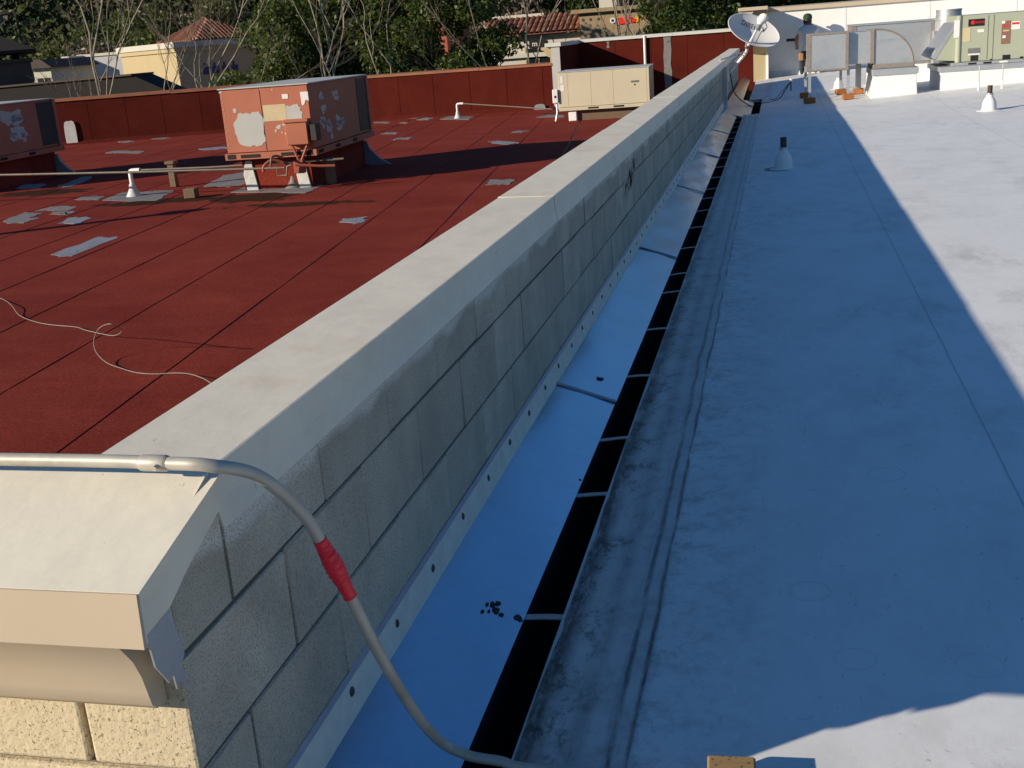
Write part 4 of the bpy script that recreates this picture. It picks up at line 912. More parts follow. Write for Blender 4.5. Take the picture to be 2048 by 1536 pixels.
# ================================================================== salmon units on the red roof
def salmon_unit(name, label, FL_, FR_, zbot, ztop, depth, rz, near=True, seed=0, sx_=1):
    W = (Vector(FR_) - Vector(FL_)).length; h = ztop - zbot
    T = thing(name, label, 'air conditioner', (FL_[0], FL_[1], ZRED), rz, 'salmon painted rooftop units'); zb = zbot - ZRED
    MB().box((.02, .02, zb + .09), (W - .02, depth - .02, zb + h)).build('cabinet', M['salmon'], T, bevel=.008)
    # top with overhanging lip
    MB().box((0, 0, zb + h), (W, depth, zb + h + .018)).build('lid', M['peel'], T, bevel=.004)
    # coil recess at the back right
    MB().box((W - .028, depth * .79, zb + .13), (W - .012, depth - .10, zb + h - .03)).build('coil', M['coil'], T)
    MB().box((W - .024, depth - .09, zb + .10), (W + .004, depth, zb + h - .005)).build('corner_post', M['salmon'], T)
    # base rails with fork slots
    rl = MB()
    rl.box((-.01, -.02, zb), (W + .015, .018, zb + .085)); rl.box((-.01, depth - .018, zb), (W + .015, depth + .02, zb + .085)); rl.box((W - .019, .019, zb), (W + .014, depth - .019, zb + .085)); rl.box((-.009, .019, zb), (.02, depth - .019, zb + .085))
    rl.build('base_rail', M['salmon'], T)
    for a_, b_ in ((.17, .48), (.62, .96)): MB().box((W * a_, -.024, zb + .02), (W * b_ - .12, -.0205, zb + .065)).build('rail_slot', M['darkvoid'], T)
    for a_ in (.02, .88): MB().box((W * a_, -.024, zb + .012), (W * a_ + .12, -.0205, zb + .075)).build('rail_slot', M['darkvoid'], T)
    for a_ in (.30, .60, .03): MB().box((W + .0145, depth * a_, zb + .02), (W + .018, depth * a_ + .2, zb + .065)).build('rail_slot', M['darkvoid'], T)
    # panel seams on the front
    for f in (.455,): MB().box((W * f, .0165, zb + .10), (W * f + .006, .0195, zb + h - .01)).build('panel_seam', M['bitumen'], T)
    for s_ in range(9): MB().lathe([(.008, 0), (.006, .004)], n=8).build('rivet', M['peel'], T).matrix_local = Matrix.Translation((.05 + (s_ % 3) * .0, .018, zb + .2 + .08 * s_)) @ Matrix.Rotation(R(90), 4, 'X')
    def fpatch(fx, fz, w, hh, m, jag, sd, nm='peeled_patch', n=30):
        MB().prism([(W * fx + x, zb + h * fz + z) for x, z in blob_poly(w, hh, n, jag, sd)], 'y', .0165, .0195).build(nm, m, T)
    def spatch(fy, fz, w, hh, m, jag, sd, nm='peeled_patch', n=24):
        MB().prism([(depth * fy + y, zb + h * fz + z) for y, z in blob_poly(w, hh, n, jag, sd)], 'x', W - .0195, W - .0165).build(nm, m, T)
    # curb
    MB().box((.16, .12, -.01), (W - .14, depth - .08, zb - .005)).build('curb', M['redroof'], T)
    return T, W, h, zb, fpatch, spatch, depth
zb_ = -.48
FLp = onz(454, 321, zb_); FRp = onz(631, 311, zb_)
T, W, h, zb, fp, sp, dpt = salmon_unit('rooftop_unit', 'salmon air conditioner with big bare grey patches standing in sun', FLp, FRp, zb_, .46, 2.75, R(3))
W = W
fp(.30, .42, .42, .46, M['peel'], .14, 1, n=40); fp(.16, .70, .05, .06, M['peel'], .2, 2); fp(.80, .62, .24, .20, M['peel'], .28, 3, n=36)
MB().box((W * .475, .0150, zb + h * .52), (W * .725, .0162, zb + h * .75)).build('tan_plate', M['tan'], T)
MB().box((W * .70, .0150, zb + h * .82), (W * .765, .0162, zb + h * .885)).build('label', M['paper'], T)
MB().prism([(W * .90, zb + h * .90), (W * .985, zb + h * .90), (W * .985, zb + h * .77), (W * .955, zb + h * .79), (W * .93, zb + h * .72), (W * .905, zb + h * .71)], 'y', .0150, .0163).build('label', M['paper'], T)
for k, (fx, fz, w_, h_) in enumerate(((.62, .43, .07, .05), (.68, .46, .05, .03), (.585, .38, .03, .04), (.65, .35, .025, .02), (.70, .33, .05, .035), (.73, .47, .04, .02), (.03, .97, .05, .02), (.47, .97, .02, .015), (.60, .955, .02, .02))): fp(fx, fz, w_, h_, M['peel'], .35, 20 + k, n=14)
rs = random.Random(3)
for k in range(26):   # flaking on the shaded side
    cy, cz = rs.choice(((.20, .80), (.21, .82), (.40, .83), (.42, .78), (.20, .50), (.22, .42), (.24, .36), (.46, .50), (.44, .42), (.47, .33), (.25, .25), (.24, .58)))
    sp(cy + rs.uniform(-.05, .05), cz + rs.uniform(-.06, .06), rs.uniform(.05, .22), rs.uniform(.03, .10), M['peel'], .45, 40 + k, n=18)
# control box hanging at the right front corner
MB().box((W - .36, -.10, zb + .16), (W - .05, .014, zb + .46)).box((W - .38, -.12, zb + .455), (W - .02, .014, zb + .50)).build('control_box', M['salmon'], T, bevel=.01)
MB().box((W - .02, -.08, zb + .20), (W + .07, .10, zb + .42)).build('disconnect_box', M['coil'], T, bevel=.01)
for a_, b_ in (((W - .31, -.05, zb + .17), (W - .22, -.06, -.0 + zb - .10)), ((W - .08, -.05, zb + .17), (W - .22, -.06, zb - .10))): MB().tube([a_, b_], .018, 8).build('flex_conduit', M['pipe_red'], T, smooth=True)
MB().box((W - .30, -.12, zb - .22), (W - .16, -.02, zb - .05)).build('junction_box', M['pipe_red'], T, bevel=.008)
# white tar over the curb corners
for x_, w_ in ((.20, .11), (W - .33, .11)):
    MB().prism([(x_, -.005), (x_ + w_ + .06, -.005), (x_ + w_ + .02, zb * .6), (x_ + w_, zb - .03), (x_ + .02, zb - .03), (x_ - .03, zb * .5)], 'y', .095, .118).build('white_sealant', M['patch_white'], T, bevel=.006)
MB().prism([(.0, .0), (.42, .0), (.25, .10), (.10, .26), (.06, zb - .06), (.0, zb - .06)], 'y', dpt - .12, dpt - .06).build('white_sealant', M['patch_blue'], T).location = (W - .15, 0, 0)
# second salmon unit, mostly out of frame on the left
a2 = onz(118, 300, zb_); FR2 = Vector((-10.95, 13.5, 0)); b2 = onz(0, 345, zb_)
e = (Vector((b2.x, b2.y)) - Vector((a2.x, a2.y)))
p2_ = onz(118, 303, zb_ - .02)
T, W2, h2, zb2, fp2, sp2, dp2 = salmon_unit('rooftop_unit', 'salmon air conditioner seen from its shaded side with blue-grey flaking', (p2_.x - 1.35 + .2, p2_.y - 2.75, 0), (p2_.x + .2, p2_.y - 2.75, 0), zb_, ony(118, 197, p2_.y).z, 2.75, R(3))
for k, (cy, cz, w_, h_) in enumerate(((.50, .76, .55, .22), (.56, .70, .3, .16), (.55, .46, .42, .2), (.50, .40, .2, .14), (.60, .36, .12, .14))): sp2(cy, cz, w_, h_, M['peel'], .35, 90 + k, n=30)
MB().prism([(.0, .0), (.42, .0), (.25, .10), (.10, .26), (.06, zb2 - .06), (.0, zb2 - .06)], 'y', dp2 - .12, dp2 - .06).build('white_sealant', M['patch_blue'], T).location = (W2 - .15, 0, 0)

# beige unit
yb = 22.6; a = ony(1115, 146, yb); b = ony(1300, 212, yb)
T = thing('rooftop_unit', 'beige rooftop air conditioner by the taller red wall', 'air conditioner', (a.x, yb, ZRED), R(2)); W = b.x - a.x; zb = b.z - ZRED; h = a.z - b.z
MB().box((0, 0, zb + .075), (W, 1.3, zb + h)).build('cabinet', M['beige'], T, bevel=.008)
MB().box((-.01, -.012, zb + h), (W + .01, 1.31, zb + h + .015)).build('lid', M['peel'], T)
MB().box((-.01, -.02, zb), (W + .01, 1.32, zb + .07)).build('base_rail', M['beige'], T, bevel=.004)
for f in (.10, .355, .60, .965): MB().box((W * f, -.003, zb + .08), (W * f + .006, -.0005, zb + h - .01)).build('panel_seam', M['tan'], T)
for f in (.32, .60): MB().box((W * f, -.024, zb + .02), (W * f + .22, -.0205, zb + .055)).build('rail_slot', M['darkvoid'], T)
MB().box((.05, -.004, zb + h * .72), (.10, -.0005, zb + h * .9)).build('label', M['paper'], T); MB().box((.04, -.004, zb + h * .52), (.12, -.0005, zb + h * .68)).build('label', M['paper'], T)
MB().box((W * .80, -.006, zb + h * .63), (W * .885, -.0005, zb + h * .68)).build('brand_badge', M['greylabel'], T); MB().lathe([(.016, 0), (.014, .008)], n=12).build('knob', M['darkvoid'], T).matrix_local = Matrix.Translation((W * .84, 0, zb + h * .57)) @ Matrix.Rotation(R(90), 4, 'X')
MB().box((.25, .1, -.01), (W - .1, 1.2, zb - .01)).build('curb', M['oldwood'], T); MB().box((.18, .02, -.01), (.36, .12, zb - .02)).build('white_sealant', M['whitepaint'], T, bevel=.02)
MB().box((-.13, -.05, zb + h * .22), (-.012, .16, zb + h * .58)).build('disconnect_box', M['paper'], T, bevel=.012); MB().box((-.09, -.056, zb + h * .36), (-.05, -.0505, zb + h * .42)).build('switch', M['darkvoid'], T)
MB().tube([(-.06, .02, zb + h * .23), (-.05, -.02, zb - .02), (-.09, -.05, .02)], .018, 8).build('conduit', M['galv'], T, smooth=True)

# ================================================================== pipes, supports and loose wire on the red roof
def rz_(u, v, z): return onz(u, v, z)
def goose(u, v, label, hh=.34, dirx=1, s=1.):
    p = onz(u, v, ZRED + .01); T = thing('gooseneck_vent', label, 'vent', (p.x, p.y, ZRED + .004))
    MB().lathe([(.11 * s, 0), (.085 * s, .04 * s), (.055 * s, .10 * s), (.042 * s, .17 * s)], n=18).build('boot', M['patch_white'], T, smooth=True)
    MB().tube(smooth_path([(0, 0, .1 * s), (0, 0, hh - .06), (.012 * dirx, 0, hh - .012), (.06 * dirx, 0, hh), (.16 * dirx, 0, hh)], 5), .030 * s, 10).build('pipe', M['whitepaint'], T, smooth=True)
    return p, T
pg, _ = goose(268, 391, 'white gooseneck pipe with grey boot on a wide grey coating patch', .36)
def gas(pts, r, label, m='pipe_old'):
    return tag(MB().tube(pts, r, 8).build('gas_pipe', M[m], smooth=True), label, 'pipe')
yq = pg.y
gas([(pg.x + .14, yq, ZRED + .364), (pg.x + 1.2, yq + .05, ZRED + .345), (pg.x + 3.05, yq + .1, ZRED + .36), (pg.x + 3.2, yq + .12, ZRED + .362)], .016, 'thin grey gas pipe running from the gooseneck past the salmon unit')
ya = FLp.y - .35
q0 = ony(0, 350, ya - .1); q1 = ony(560, 336, ya); qm = ony(280, 344, ya - .05)
gas([q0 + (q0 - qm) * .9, q0, qm, q1, q1 + Vector((.06, 0, -.0)), q1 + Vector((.07, 0, -.0))], .016, 'long grey gas pipe crossing the red roof to the salmon unit')
def gpt(x, y, yy): return ony(200 + x / 4.096, 280 + y / 4.096, yy)
gas(smooth_path([gpt(1340, 260, ya), gpt(1345, 215, ya), gpt(1400, 170, ya + .05), gpt(1470, 175, ya + .1), gpt(1560, 210, ya + .15)], 6), .022, 'arched red painted pipe rising from pale boot before the salmon unit', 'pipe_red')
gas(smooth_path([gpt(1400, 225, ya), gpt(1405, 150, ya), gpt(1440, 130, ya + .15), gpt(1500, 145, ya + .3)], 5), .016, 'short green-brown pipe rising under the salmon unit\'s rail')
gas([gpt(1450, 215, ya), gpt(1455, 290, ya), gpt(1530, 290, ya), gpt(1535, 215, ya), gpt(1570, 205, ya)], .014, 'U-shaped gas pipe drip leg before the salmon unit')
gas([gpt(1600, 205, ya), gpt(1800, 212, ya + .1), gpt(1925, 210, ya + .15)], .018, 'short red pipe reaching from junction box to the rusty support', 'pipe_red')
for (u, v, lab) in ((200 + 1345 / 4.096, 280 + 372 / 4.096, 'pale tarred pipe boot under the arched red pipe'), (200 + 1590 / 4.096, 280 + 385 / 4.096, 'pale tarred pipe boot under the junction box')):
    p = onz(u, v, ZRED + .01); T = thing('pipe_boot', lab, 'pipe boot', (p.x, p.y, ZRED + .005))
    MB().lathe([(.13, 0), (.09, .03), (.05, .10), (.038, .16)], n=16).build('flange', M['patch'], T, smooth=True); MB().tube([(0, 0, .12), (0, 0, .42)], .032, 10).build('sleeve', M['whitepaint'], T, smooth=True)
def support(u, v, w, hh, label, top=False):
    p = onz(u, v, ZRED); T = thing('pipe_support', label, 'wood block', (p.x, p.y, ZRED + .003), R(random.uniform(-8, 8)))
    MB().box((-w / 2, -w / 2, 0), (w / 2, w / 2, hh)).build('post', M['oldwood'], T, bevel=.008)
    if top: MB().box((-w * .75, -w * .75, hh), (w * .75, w * .75, hh + .045)).build('cap', M['oldwood'], T, bevel=.006)
support(350, 374, .10, .34, 'weathered wood post with cap under the two grey pipes', True)
support(384, 396, .16, .13, 'squat dark wood block alone beside brown stain on red roof')
support(514, 369, .15, .27, 'square wood block on white sealant under the salmon unit')
support(664, 368, .12, .36, 'tall thin wood post holding the red pipe end')
p, _ = goose(916, 236, 'small white gooseneck pipe by the red wall left of beige unit', .34, 1, .9)
p9 = ony(1105, 222, p.y - .6); gas([(p.x + .12, p.y, ZRED + .345), (p9.x, p9.y, p9.z + .04)], .014, 'thin pipe running along red wall to the beige unit')
# loose wire: lies on roof, one loop standing up
g5 = lambda x, y, z=.006: onz(x / 4.096, 560 + y / 4.096, ZRED + z)
wpts = [onz(-120, 560, ZRED + .006), g5(-60, 130), g5(40, 165), g5(100, 215, .03), g5(160, 290, .012), g5(300, 345), g5(450, 370), g5(620, 385, .012), g5(700, 410, .02), g5(830, 440, .01), g5(930, 455, .02), g5(990, 430, .10), g5(985, 395, .24), g5(900, 360, .30), g5(820, 390, .24), g5(780, 450, .16), g5(768, 530, .10), g5(800, 610, .05), g5(880, 680, .02), g5(1000, 725, .012), g5(1130, 760), g5(1280, 770), g5(1420, 762, .012), g5(1540, 768, .03), g5(1650, 800, .05), g5(1760, 865, .04), g5(1900, 960, .02)]
tag(MB().tube(smooth_path(wpts, 7), .0028, 7).build('loose_wire', M['wire'], smooth=True), 'loose grey wire snaking with one loop over the red roofing', 'wire')

# ================================================================== trees
def fast_mesh(name, V, Fq, m, tone=None):
    me = bpy.data.meshes.new(name); V = np.asarray(V, np.float32); Fq = np.asarray(Fq, np.int32)
    me.vertices.add(len(V)); me.vertices.foreach_set('co', V.ravel()); k = Fq.shape[1]
    me.loops.add(Fq.size); me.loops.foreach_set('vertex_index', Fq.ravel()); me.polygons.add(len(Fq)); me.polygons.foreach_set('loop_start', np.arange(len(Fq), dtype=np.int32) * k)
    me.update(calc_edges=True)
    if tone is not None: at_ = me.attributes.new('tone', 'FLOAT', 'POINT'); at_.data.foreach_set('value', np.asarray(tone, np.float32))
    me.materials.append(m); return me
def leaf_quads(C, size, r, up=.3):
    """one bent-free leaf quad per centre, random orientation"""
    n = len(C); d1 = r.normal(size=(n, 3)); d1[:, 2] += up * 0; d1 /= np.linalg.norm(d1, axis=1)[:, None]
    d2 = r.normal(size=(n, 3)); d2 -= (d2 * d1).sum(1)[:, None] * d1; d2 /= np.linalg.norm(d2, axis=1)[:, None]
    s = size * r.uniform(.6, 1.3, (n, 1)); d1 = d1 * s; d2 = d2 * s * .55
    V = np.stack([C - d1, C + d2 * .9, C + d1, C - d2 * .9], 1).reshape(-1, 3); F = np.arange(4 * n).reshape(n, 4); return V, F
def crown(seed, w, h, z0, nleaf, size, clumps=46, m='leaf'):
    r = np.random.default_rng(seed); cs = []
    while len(cs) < clumps:
        p = r.uniform(-1, 1, 3); d = np.linalg.norm(p)
        if d < 1 and d > .35: cs.append(p * np.array([w / 2, w / 2, h / 2]) * r.uniform(.8, 1.08) + [0, 0, z0 + h / 2])
    cs = np.array(cs); rad = r.uniform(.55, 1.15, clumps) * w / 6.2
    per = r.multinomial(nleaf, rad ** 2 / (rad ** 2).sum()); C = []
    for c, q, k in zip(cs, rad, per):
        v = r.normal(size=(k, 3)); v /= np.linalg.norm(v, axis=1)[:, None]; C.append(c + v * (q * r.uniform(.35, 1.05, (k, 1)) ** .6) * [1, 1, .8])
    V, F = leaf_quads(np.concatenate(C), size, r); return fast_mesh('crown', V, F, M[m]), cs
def branch_mesh(seed, cs, h, r0, m):
    r = random.Random(seed); mb = MB(); trunk = [Vector((0, 0, 0)), Vector((r.uniform(-.1, .1), r.uniform(-.1, .1), h * .35)), Vector((r.uniform(-.2, .2), r.uniform(-.2, .2), h * .6))]
    mb.tube(smooth_path(trunk, 4), [r0 * (1 - .55 * i / 8) for i in range(9)], 8)
    for c in cs[::3]:
        a = trunk[1].lerp(trunk[2], r.random()); c = Vector(c); mid = a.lerp(c, .5) + Vector((0, 0, .3)); mb.tube([a, mid, c], [r0 * .4, r0 * .25, r0 * .08], 5)
    return mb.mesh('trunk', M[m], smooth=True)
def evergreen_kit(seed, w, h, n, size, m='leaf', bark='bark'):
    cm, cs = crown(seed, w, h * .86, h * .14, n, size, 60, m); return cm, branch_mesh(seed, cs, h, .22, bark)
EK = [evergreen_kit(1, 7.0, 10.2, 30000, .115), evergreen_kit(2, 6.2, 9.6, 26000, .115), evergreen_kit(3, 6.6, 11.0, 28000, .115)]
OK_ = [evergreen_kit(4, 7.0, 8.5, 12000, .17, 'leaf_olive'), evergreen_kit(5, 7.5, 9.5, 12000, .18, 'leaf'), evergreen_kit(6, 6.5, 8.0, 11000, .16, 'leaf_twig')]
def tree(name, kit, x, y, s, rz, label, group, z=ZG):
    T = thing(name, label, 'tree', (x, y, z), rz, group); T.scale = (s, s, s); obj('crown', kit[0], T); obj('trunk', kit[1], T); return T
for k, (u, y, kit, s, lab) in enumerate(((572, 43, 0, .80, 'dense dark evergreen tree right of the cream building, rising behind the salmon unit'), (690, 46, 1, 1.0, 'dense evergreen tree behind the pale bare tree limbs'),
                                     (795, 46, 2, .95, 'dense evergreen tree between pale bare tree and the gap of red building'), (900, 44, 1, .95, 'dense dark evergreen tree beside the tiled roof building'))):
    tree('evergreen_tree', EK[kit], ony(u, 120, y).x, y, s, k * 1.3, lab, 'evergreen trees beyond the red wall')
tree('evergreen_tree', EK[2], ony(1425, 30, 47).x, 47, .98, 2.2, 'yellow-green evergreen tree behind the dish and taller red wall', 'evergreen trees beyond the red wall')
tree('evergreen_tree', EK[0], ony(1395, 30, 58).x, 58, 1., .9, 'evergreen tree right of the tan sign wall', 'evergreen trees beyond the red wall')
for k, u in enumerate((1560, 1690, 1830, 1970)): tree('evergreen_tree', EK[k % 3], ony(u, 20, 52 + 3 * (k % 2)).x, 52 + 3 * (k % 2), .95, k * 1.7 + .4, ('evergreen treetop above the white parapet where the person kneels', 'evergreen treetop above the white parapet over the square duct', 'evergreen treetop above the white parapet over the elbow duct', 'evergreen treetop above the white parapet over the grey-green unit')[k], 'treetops above the white parapet')
# bare pale-barked trees
def bare_kit(seed, h=10.5, r0=.06):
    r = random.Random(seed); mb = MB(); tw = MB()
    def grow(p, d, L, rad, lvl):
        n = 4; pts = [p]; q = p.copy(); dd = d.copy()
        for i in range(n):
            dd = (dd + Vector((r.gauss(0, .13), r.gauss(0, .13), .04 + r.gauss(0, .06)))).normalized(); q = q + dd * (L / n); pts.append(q.copy())
        rr = [rad * (1 - .40 * i / n) for i in range(n + 1)]; (mb if rad > .011 else tw).tube(pts, rr, 7 if rad > .03 else (5 if rad > .011 else 3), cap=False)
        if lvl == 0: return
        for _ in range(2 + (lvl <= 3)):
            t = r.uniform(.45, 1.); a = pts[min(int(t * n), n - 1)].lerp(pts[min(int(t * n) + 1, n)], (t * n) % 1)
            ax = Vector((r.gauss(0, 1), r.gauss(0, 1), r.gauss(0, .3))).normalized(); nd = (dd + ax * r.uniform(.35, .75)).normalized()
            if nd.z < .05: nd.z = .15
            grow(a, nd, L * r.uniform(.45, .68), rad * r.uniform(.46, .62), lvl - 1)
        grow(pts[-1], dd, L * r.uniform(.5, .65), rad * .60, lvl - 1)
    for s_ in range(r.choice((1, 1, 2))):
        grow(Vector((r.uniform(-.1, .1), r.uniform(-.1, .1), 0)), Vector((r.gauss(0, .10), r.gauss(0, .10), 1)).normalized(), h * r.uniform(.50, .58), r0 * r.uniform(.75, 1), 5)
    return mb.mesh('trunk', M['bark_pale'], smooth=True), tw.mesh('crown', M['leaf_twig'])
BK = [bare_kit(s) for s in (11, 12, 13, 14)]
bare = [(95, 31, .80, 0, 'bare leaning sapling before the dark low building, beside the shaded salmon unit'), (221, 32, 1.05, 1, 'bare pale-trunked tree before the blue-shaded white building'), (262, 33, .85, 2, 'bare pale-trunked tree before the grey-white wall corner'),
        (283, 35, .80, 3, 'bare thin tree with low fork before the lit cream wall'), (306, 33, 1.0, 0, 'bare straight tree before the lit cream wall'), (385, 35, .78, 1, 'bare small tree before the shaded wall with blue letters'),
        (620, 38, 1.0, 2, 'bare pale-limbed tree among evergreens behind the salmon unit'), (678, 37, 1.12, 3, 'bare spreading tree with white limbs above the salmon unit\'s right edge'), (745, 39, .9, 1, 'bare tree with white limbs right of the salmon unit'),
        (1022, 42, .95, 0, 'bare tree at the left end of the tiled roof'), (1066, 43, 1.0, 1, 'bare forked tree before the white storefront sign'), (1130, 46, .85, 3, 'bare slim tree before the tiled roof'), (1205, 45, 1., 2, 'bare dark-branched tree before the tan wall'), (1262, 44, 1.06, 3, 'bare pale tree before the red and yellow sign'), (1335, 50, .9, 0, 'bare tree between tan sign wall and yellow-green evergreen')]
for k, (u, y, s, kit, lab) in enumerate(bare):
    x = ony(u, 150, y).x; T = thing('bare_tree', lab, 'tree', (x, y, ZG), k * 2.1, 'bare winter trees'); T.scale = (s, s, s); obj('trunk', BK[kit][0], T); obj('crown', BK[kit][1], T)
# mixed trees behind the buildings
mixed = [(40, 66, 1, .9, 'olive tree behind the dark pavilion roof'), (110, 62, 0, .85, 'yellow-olive tree between dark pavilion and white building'), (150, 74, 2, .95, 'brown leafless bushy tree behind the white building'), (205, 72, 2, 1.0, 'grey-brown bushy tree above the blue-shaded wall'),
         (250, 80, 1, 1.1, 'dark green tree behind the cream building\'s left end'), (300, 84, 0, 1.15, 'olive tree above the cream building'), (330, 78, 1, 1.0, 'dark green tree left of the tiled hip roof'), (400, 88, 2, 1.25, 'brown bushy tree above the tiled hip roof'), (455, 86, 0, 1.2, 'olive tree right of the tiled hip roof'),
         (1040, 75, 2, 1.2, 'brown bushy tree above the tiled roof\'s left end'), (1100, 78, 0, 1.25, 'olive tree above the tiled roof'), (1170, 80, 0, 1.2, 'olive tree above the tan sign wall\'s left end'), (1240, 76, 1, 1.15, 'dark green tree above the red and yellow sign'), (1300, 84, 2, 1.2, 'brown bushy tree above the tan wall\'s right end'), (1350, 72, 2, 1.0, 'brown bushy tree left of the yellow-green evergreen')]
for k, (u, y, kit, s, lab) in enumerate(mixed):
    x = ony(u, 100, y).x; tree('bushy_tree', OK_[kit], x, y, s, k * .9, lab, 'mixed trees behind the buildings')
# far wood covering the hill, one mass
r = np.random.default_rng(5); cs = []; tn = []; rad = []
def inview(x, y, z):
    q = CM @ (np.array([x, y, z]) - CC); u = 1024 + FPX * q[0] / q[2]; return q[2] > 0 and -260 < u < 2300
tries = 0
while len(cs) < 2300 and tries < 60000:
    tries += 1; d = r.uniform(96, 430) if r.random() < .6 else r.uniform(96, 230); an = r.uniform(-1.25, .75); x = -10 + d * math.sin(an); y = d * math.cos(an)
    if y < 70: continue
    z = ZG - .6 + float(hill_h(x, y))
    if not inview(x, y, z): continue
    R_ = r.uniform(2.4, 4.6); cs.append((x, y, z + R_ * .75)); rad.append(R_)
    nz = math.sin(x * .045 + 1.) * math.sin(y * .05 + .5); dark = 1 / (1 + math.exp(((x + 120) / 25))) * (1 if d > 170 else 0)  # far-left crowns toned down to stand for the shadowed ravine
    tn.append(np.clip(r.normal(.46 + .16 * nz, .24) - .45 * dark, 0, 1))
C = []; Tn = []; S = []
for c, q, t in zip(cs, rad, tn):
    k = 260 if math.hypot(c[0], c[1]) < 220 else 140; v = r.normal(size=(k, 3)); v /= np.linalg.norm(v, axis=1)[:, None]; v[:, 2] = np.where(v[:, 2] < -.5, -v[:, 2], v[:, 2])
    C.append(np.array(c) + v * q * r.uniform(.6, 1.05, (k, 1)) * [1, 1, .85]); Tn.append(np.full(k, t)); S.append(np.full(k, q * .10))
C = np.concatenate(C); Tn = np.concatenate(Tn); S = np.concatenate(S)[:, None]
V, F = leaf_quads(C, S, r); me = fast_mesh('hill_wood', V, F, M['hillwood'], np.repeat(Tn, 4)); tag(obj('hill_wood', me), 'distant wood of mixed evergreen and bare trees covering the hillside', 'wood', kind='stuff')

# ================================================================== background buildings
def tile_roof(mb, p00, p10, p11, p01, step=.25, r=.085):
    """barrel tile rows running from eave (p00-p10) to ridge (p01-p11)"""
    p00, p10, p11, p01 = map(Vector, (p00, p10, p11, p01)); L = (p10 - p00).length; n = max(2, int(L / step)); nm = (p10 - p00).cross(p01 - p00).normalized()
    if nm.z < 0: nm = -nm
    for i in range(n):
        t = (i + .5) / n; a = p00.lerp(p10, t); b = p01.lerp(p11, t); m = max(1, int((b - a).length / .5)); ex = (p10 - p00).normalized() * r
        for j in range(m):
            q0 = a.lerp(b, j / m); q1 = a.lerp(b, (j + 1.08) / m if j < m - 1 else 1.); o0 = nm * .02; o1 = -nm * .012
            V = [];
            for q, o in ((q0, o0), (q1, o1)):
                for th in (0, 45, 90, 135, 180): V.append(q + o + ex * math.cos(R(th)) + nm * r * .9 * math.sin(R(th)))
            mb.add(V, [(k, k + 1, k + 6, k + 5) for k in range(4)])
    return mb
# cream building with hip tile roof
y0 = 58; c = ony(350, 95, y0); zt = c.z
T = thing('corner_building', 'cream stucco building with tiled hip roof and shaded side with blue letters', 'building', (c.x, y0, ZG), R(-33)); zz = zt - ZG
MB().box((-6.6, 0, 0), (0, 9, zz)).build('wall', M['stucco'], T); MB().box((-6.8, -.18, zz - .02), (.18, 9.2, zz + .28)).build('cornice', M['stucco_white'], T)
MB().box((-6.7, -.10, zz - .25), (.10, 9.1, zz - .022)).build('cornice', M['stucco'], T)
rf = MB().add([(-4.3, 1.2, zz + .28), (-.2, 1.2, zz + .28), (-.2, 5.6, zz + .28), (-4.3, 5.6, zz + .28), (-2.3, 3.4, zz + 1.5)], [(0, 1, 4), (1, 2, 4), (2, 3, 4), (3, 0, 4), (3, 2, 1, 0)]).build('roof', M['tile'], T)
for a_, b_ in (((-4.3, 1.2), (-.2, 1.2)), ((-.2, 1.2), (-.2, 5.6))):
    mb = MB(); A_ = Vector((*a_, zz + .30)); B_ = Vector((*b_, zz + .30)); P_ = Vector((-2.3, 3.4, zz + 1.52)); n = 17; e = (B_ - A_).normalized() * .09; nm = (B_ - A_).cross(P_ - A_).normalized()
    if nm.z < 0: nm = -nm
    for i in range(n):
        t = (i + .5) / n; q0 = A_.lerp(B_, t); up = (P_ - A_.lerp(B_, .5)); k = 1 - abs(2 * t - 1); q1 = q0 + up * k
        mb.tube([q0 + nm * .04, q1 + nm * .04], .085, 6)
    mb.build('tile_rows', M['tile'], rf, smooth=True)
for k in range(4): MB().box((.004, 1.5 + k * .62, zz - 1.55), (.03, 1.5 + k * .62 + .42, zz - 1.15)).box((.004, 1.5 + k * .62 + .1, zz - 1.2), (.031, 1.5 + k * .62 + .22, zz - .95)).build('letter', M['blue_sign'], T)
for k in range(3): MB().box((.004, 1.9 + k * .6, zz - 2.15), (.03, 1.9 + k * .6 + .38, zz - 1.85)).build('letter', M['blue_sign'], T)
# white building left of it; the wall's blue shade is put into grey stucco
y1 = 62; a = ony(158, 115, y1); b = ony(262, 110, y1)
T = thing('white_building', 'white building with shaded wall panel behind the bare trees', 'building', (a.x, y1, ZG)); zz = a.z - ZG; W = b.x - a.x
MB().box((0, 0, 0), (W + 3, 6, zz)).build('wall', M['stucco_grey'], T); MB().box((-.15, -1.6, 0), (.35, .0, zz + .1)).build('pilaster', M['stucco_white'], T); MB().box((-.1, -.1, zz), (W + 3.1, 6.1, zz + .15)).build('coping', M['stucco_white'], T)
# low wings left
y1 = 54; a = ony(66, 138, y1); b = ony(105, 160, y1)
T = thing('small_shop', 'small white-fronted shop with brown roof beside the dark pavilion', 'building', (a.x, y1, ZG)); zz = a.z - ZG; W = b.x - a.x
MB().box((0, 0, 0), (W, 4, zz)).build('wall', M['stucco_white'], T); MB().prism([(-.3, zz), (W + .3, zz), (W * .7, zz + .45), (W * .3, zz + .45)], 'y', -.3, 4.3).build('roof', M['stucco_brown'], T)
for f in (.15, .55): MB().box((W * f, -.02, zz - 2.2), (W * f + .35, .0, zz - .5)).build('window', M['glass'], T)
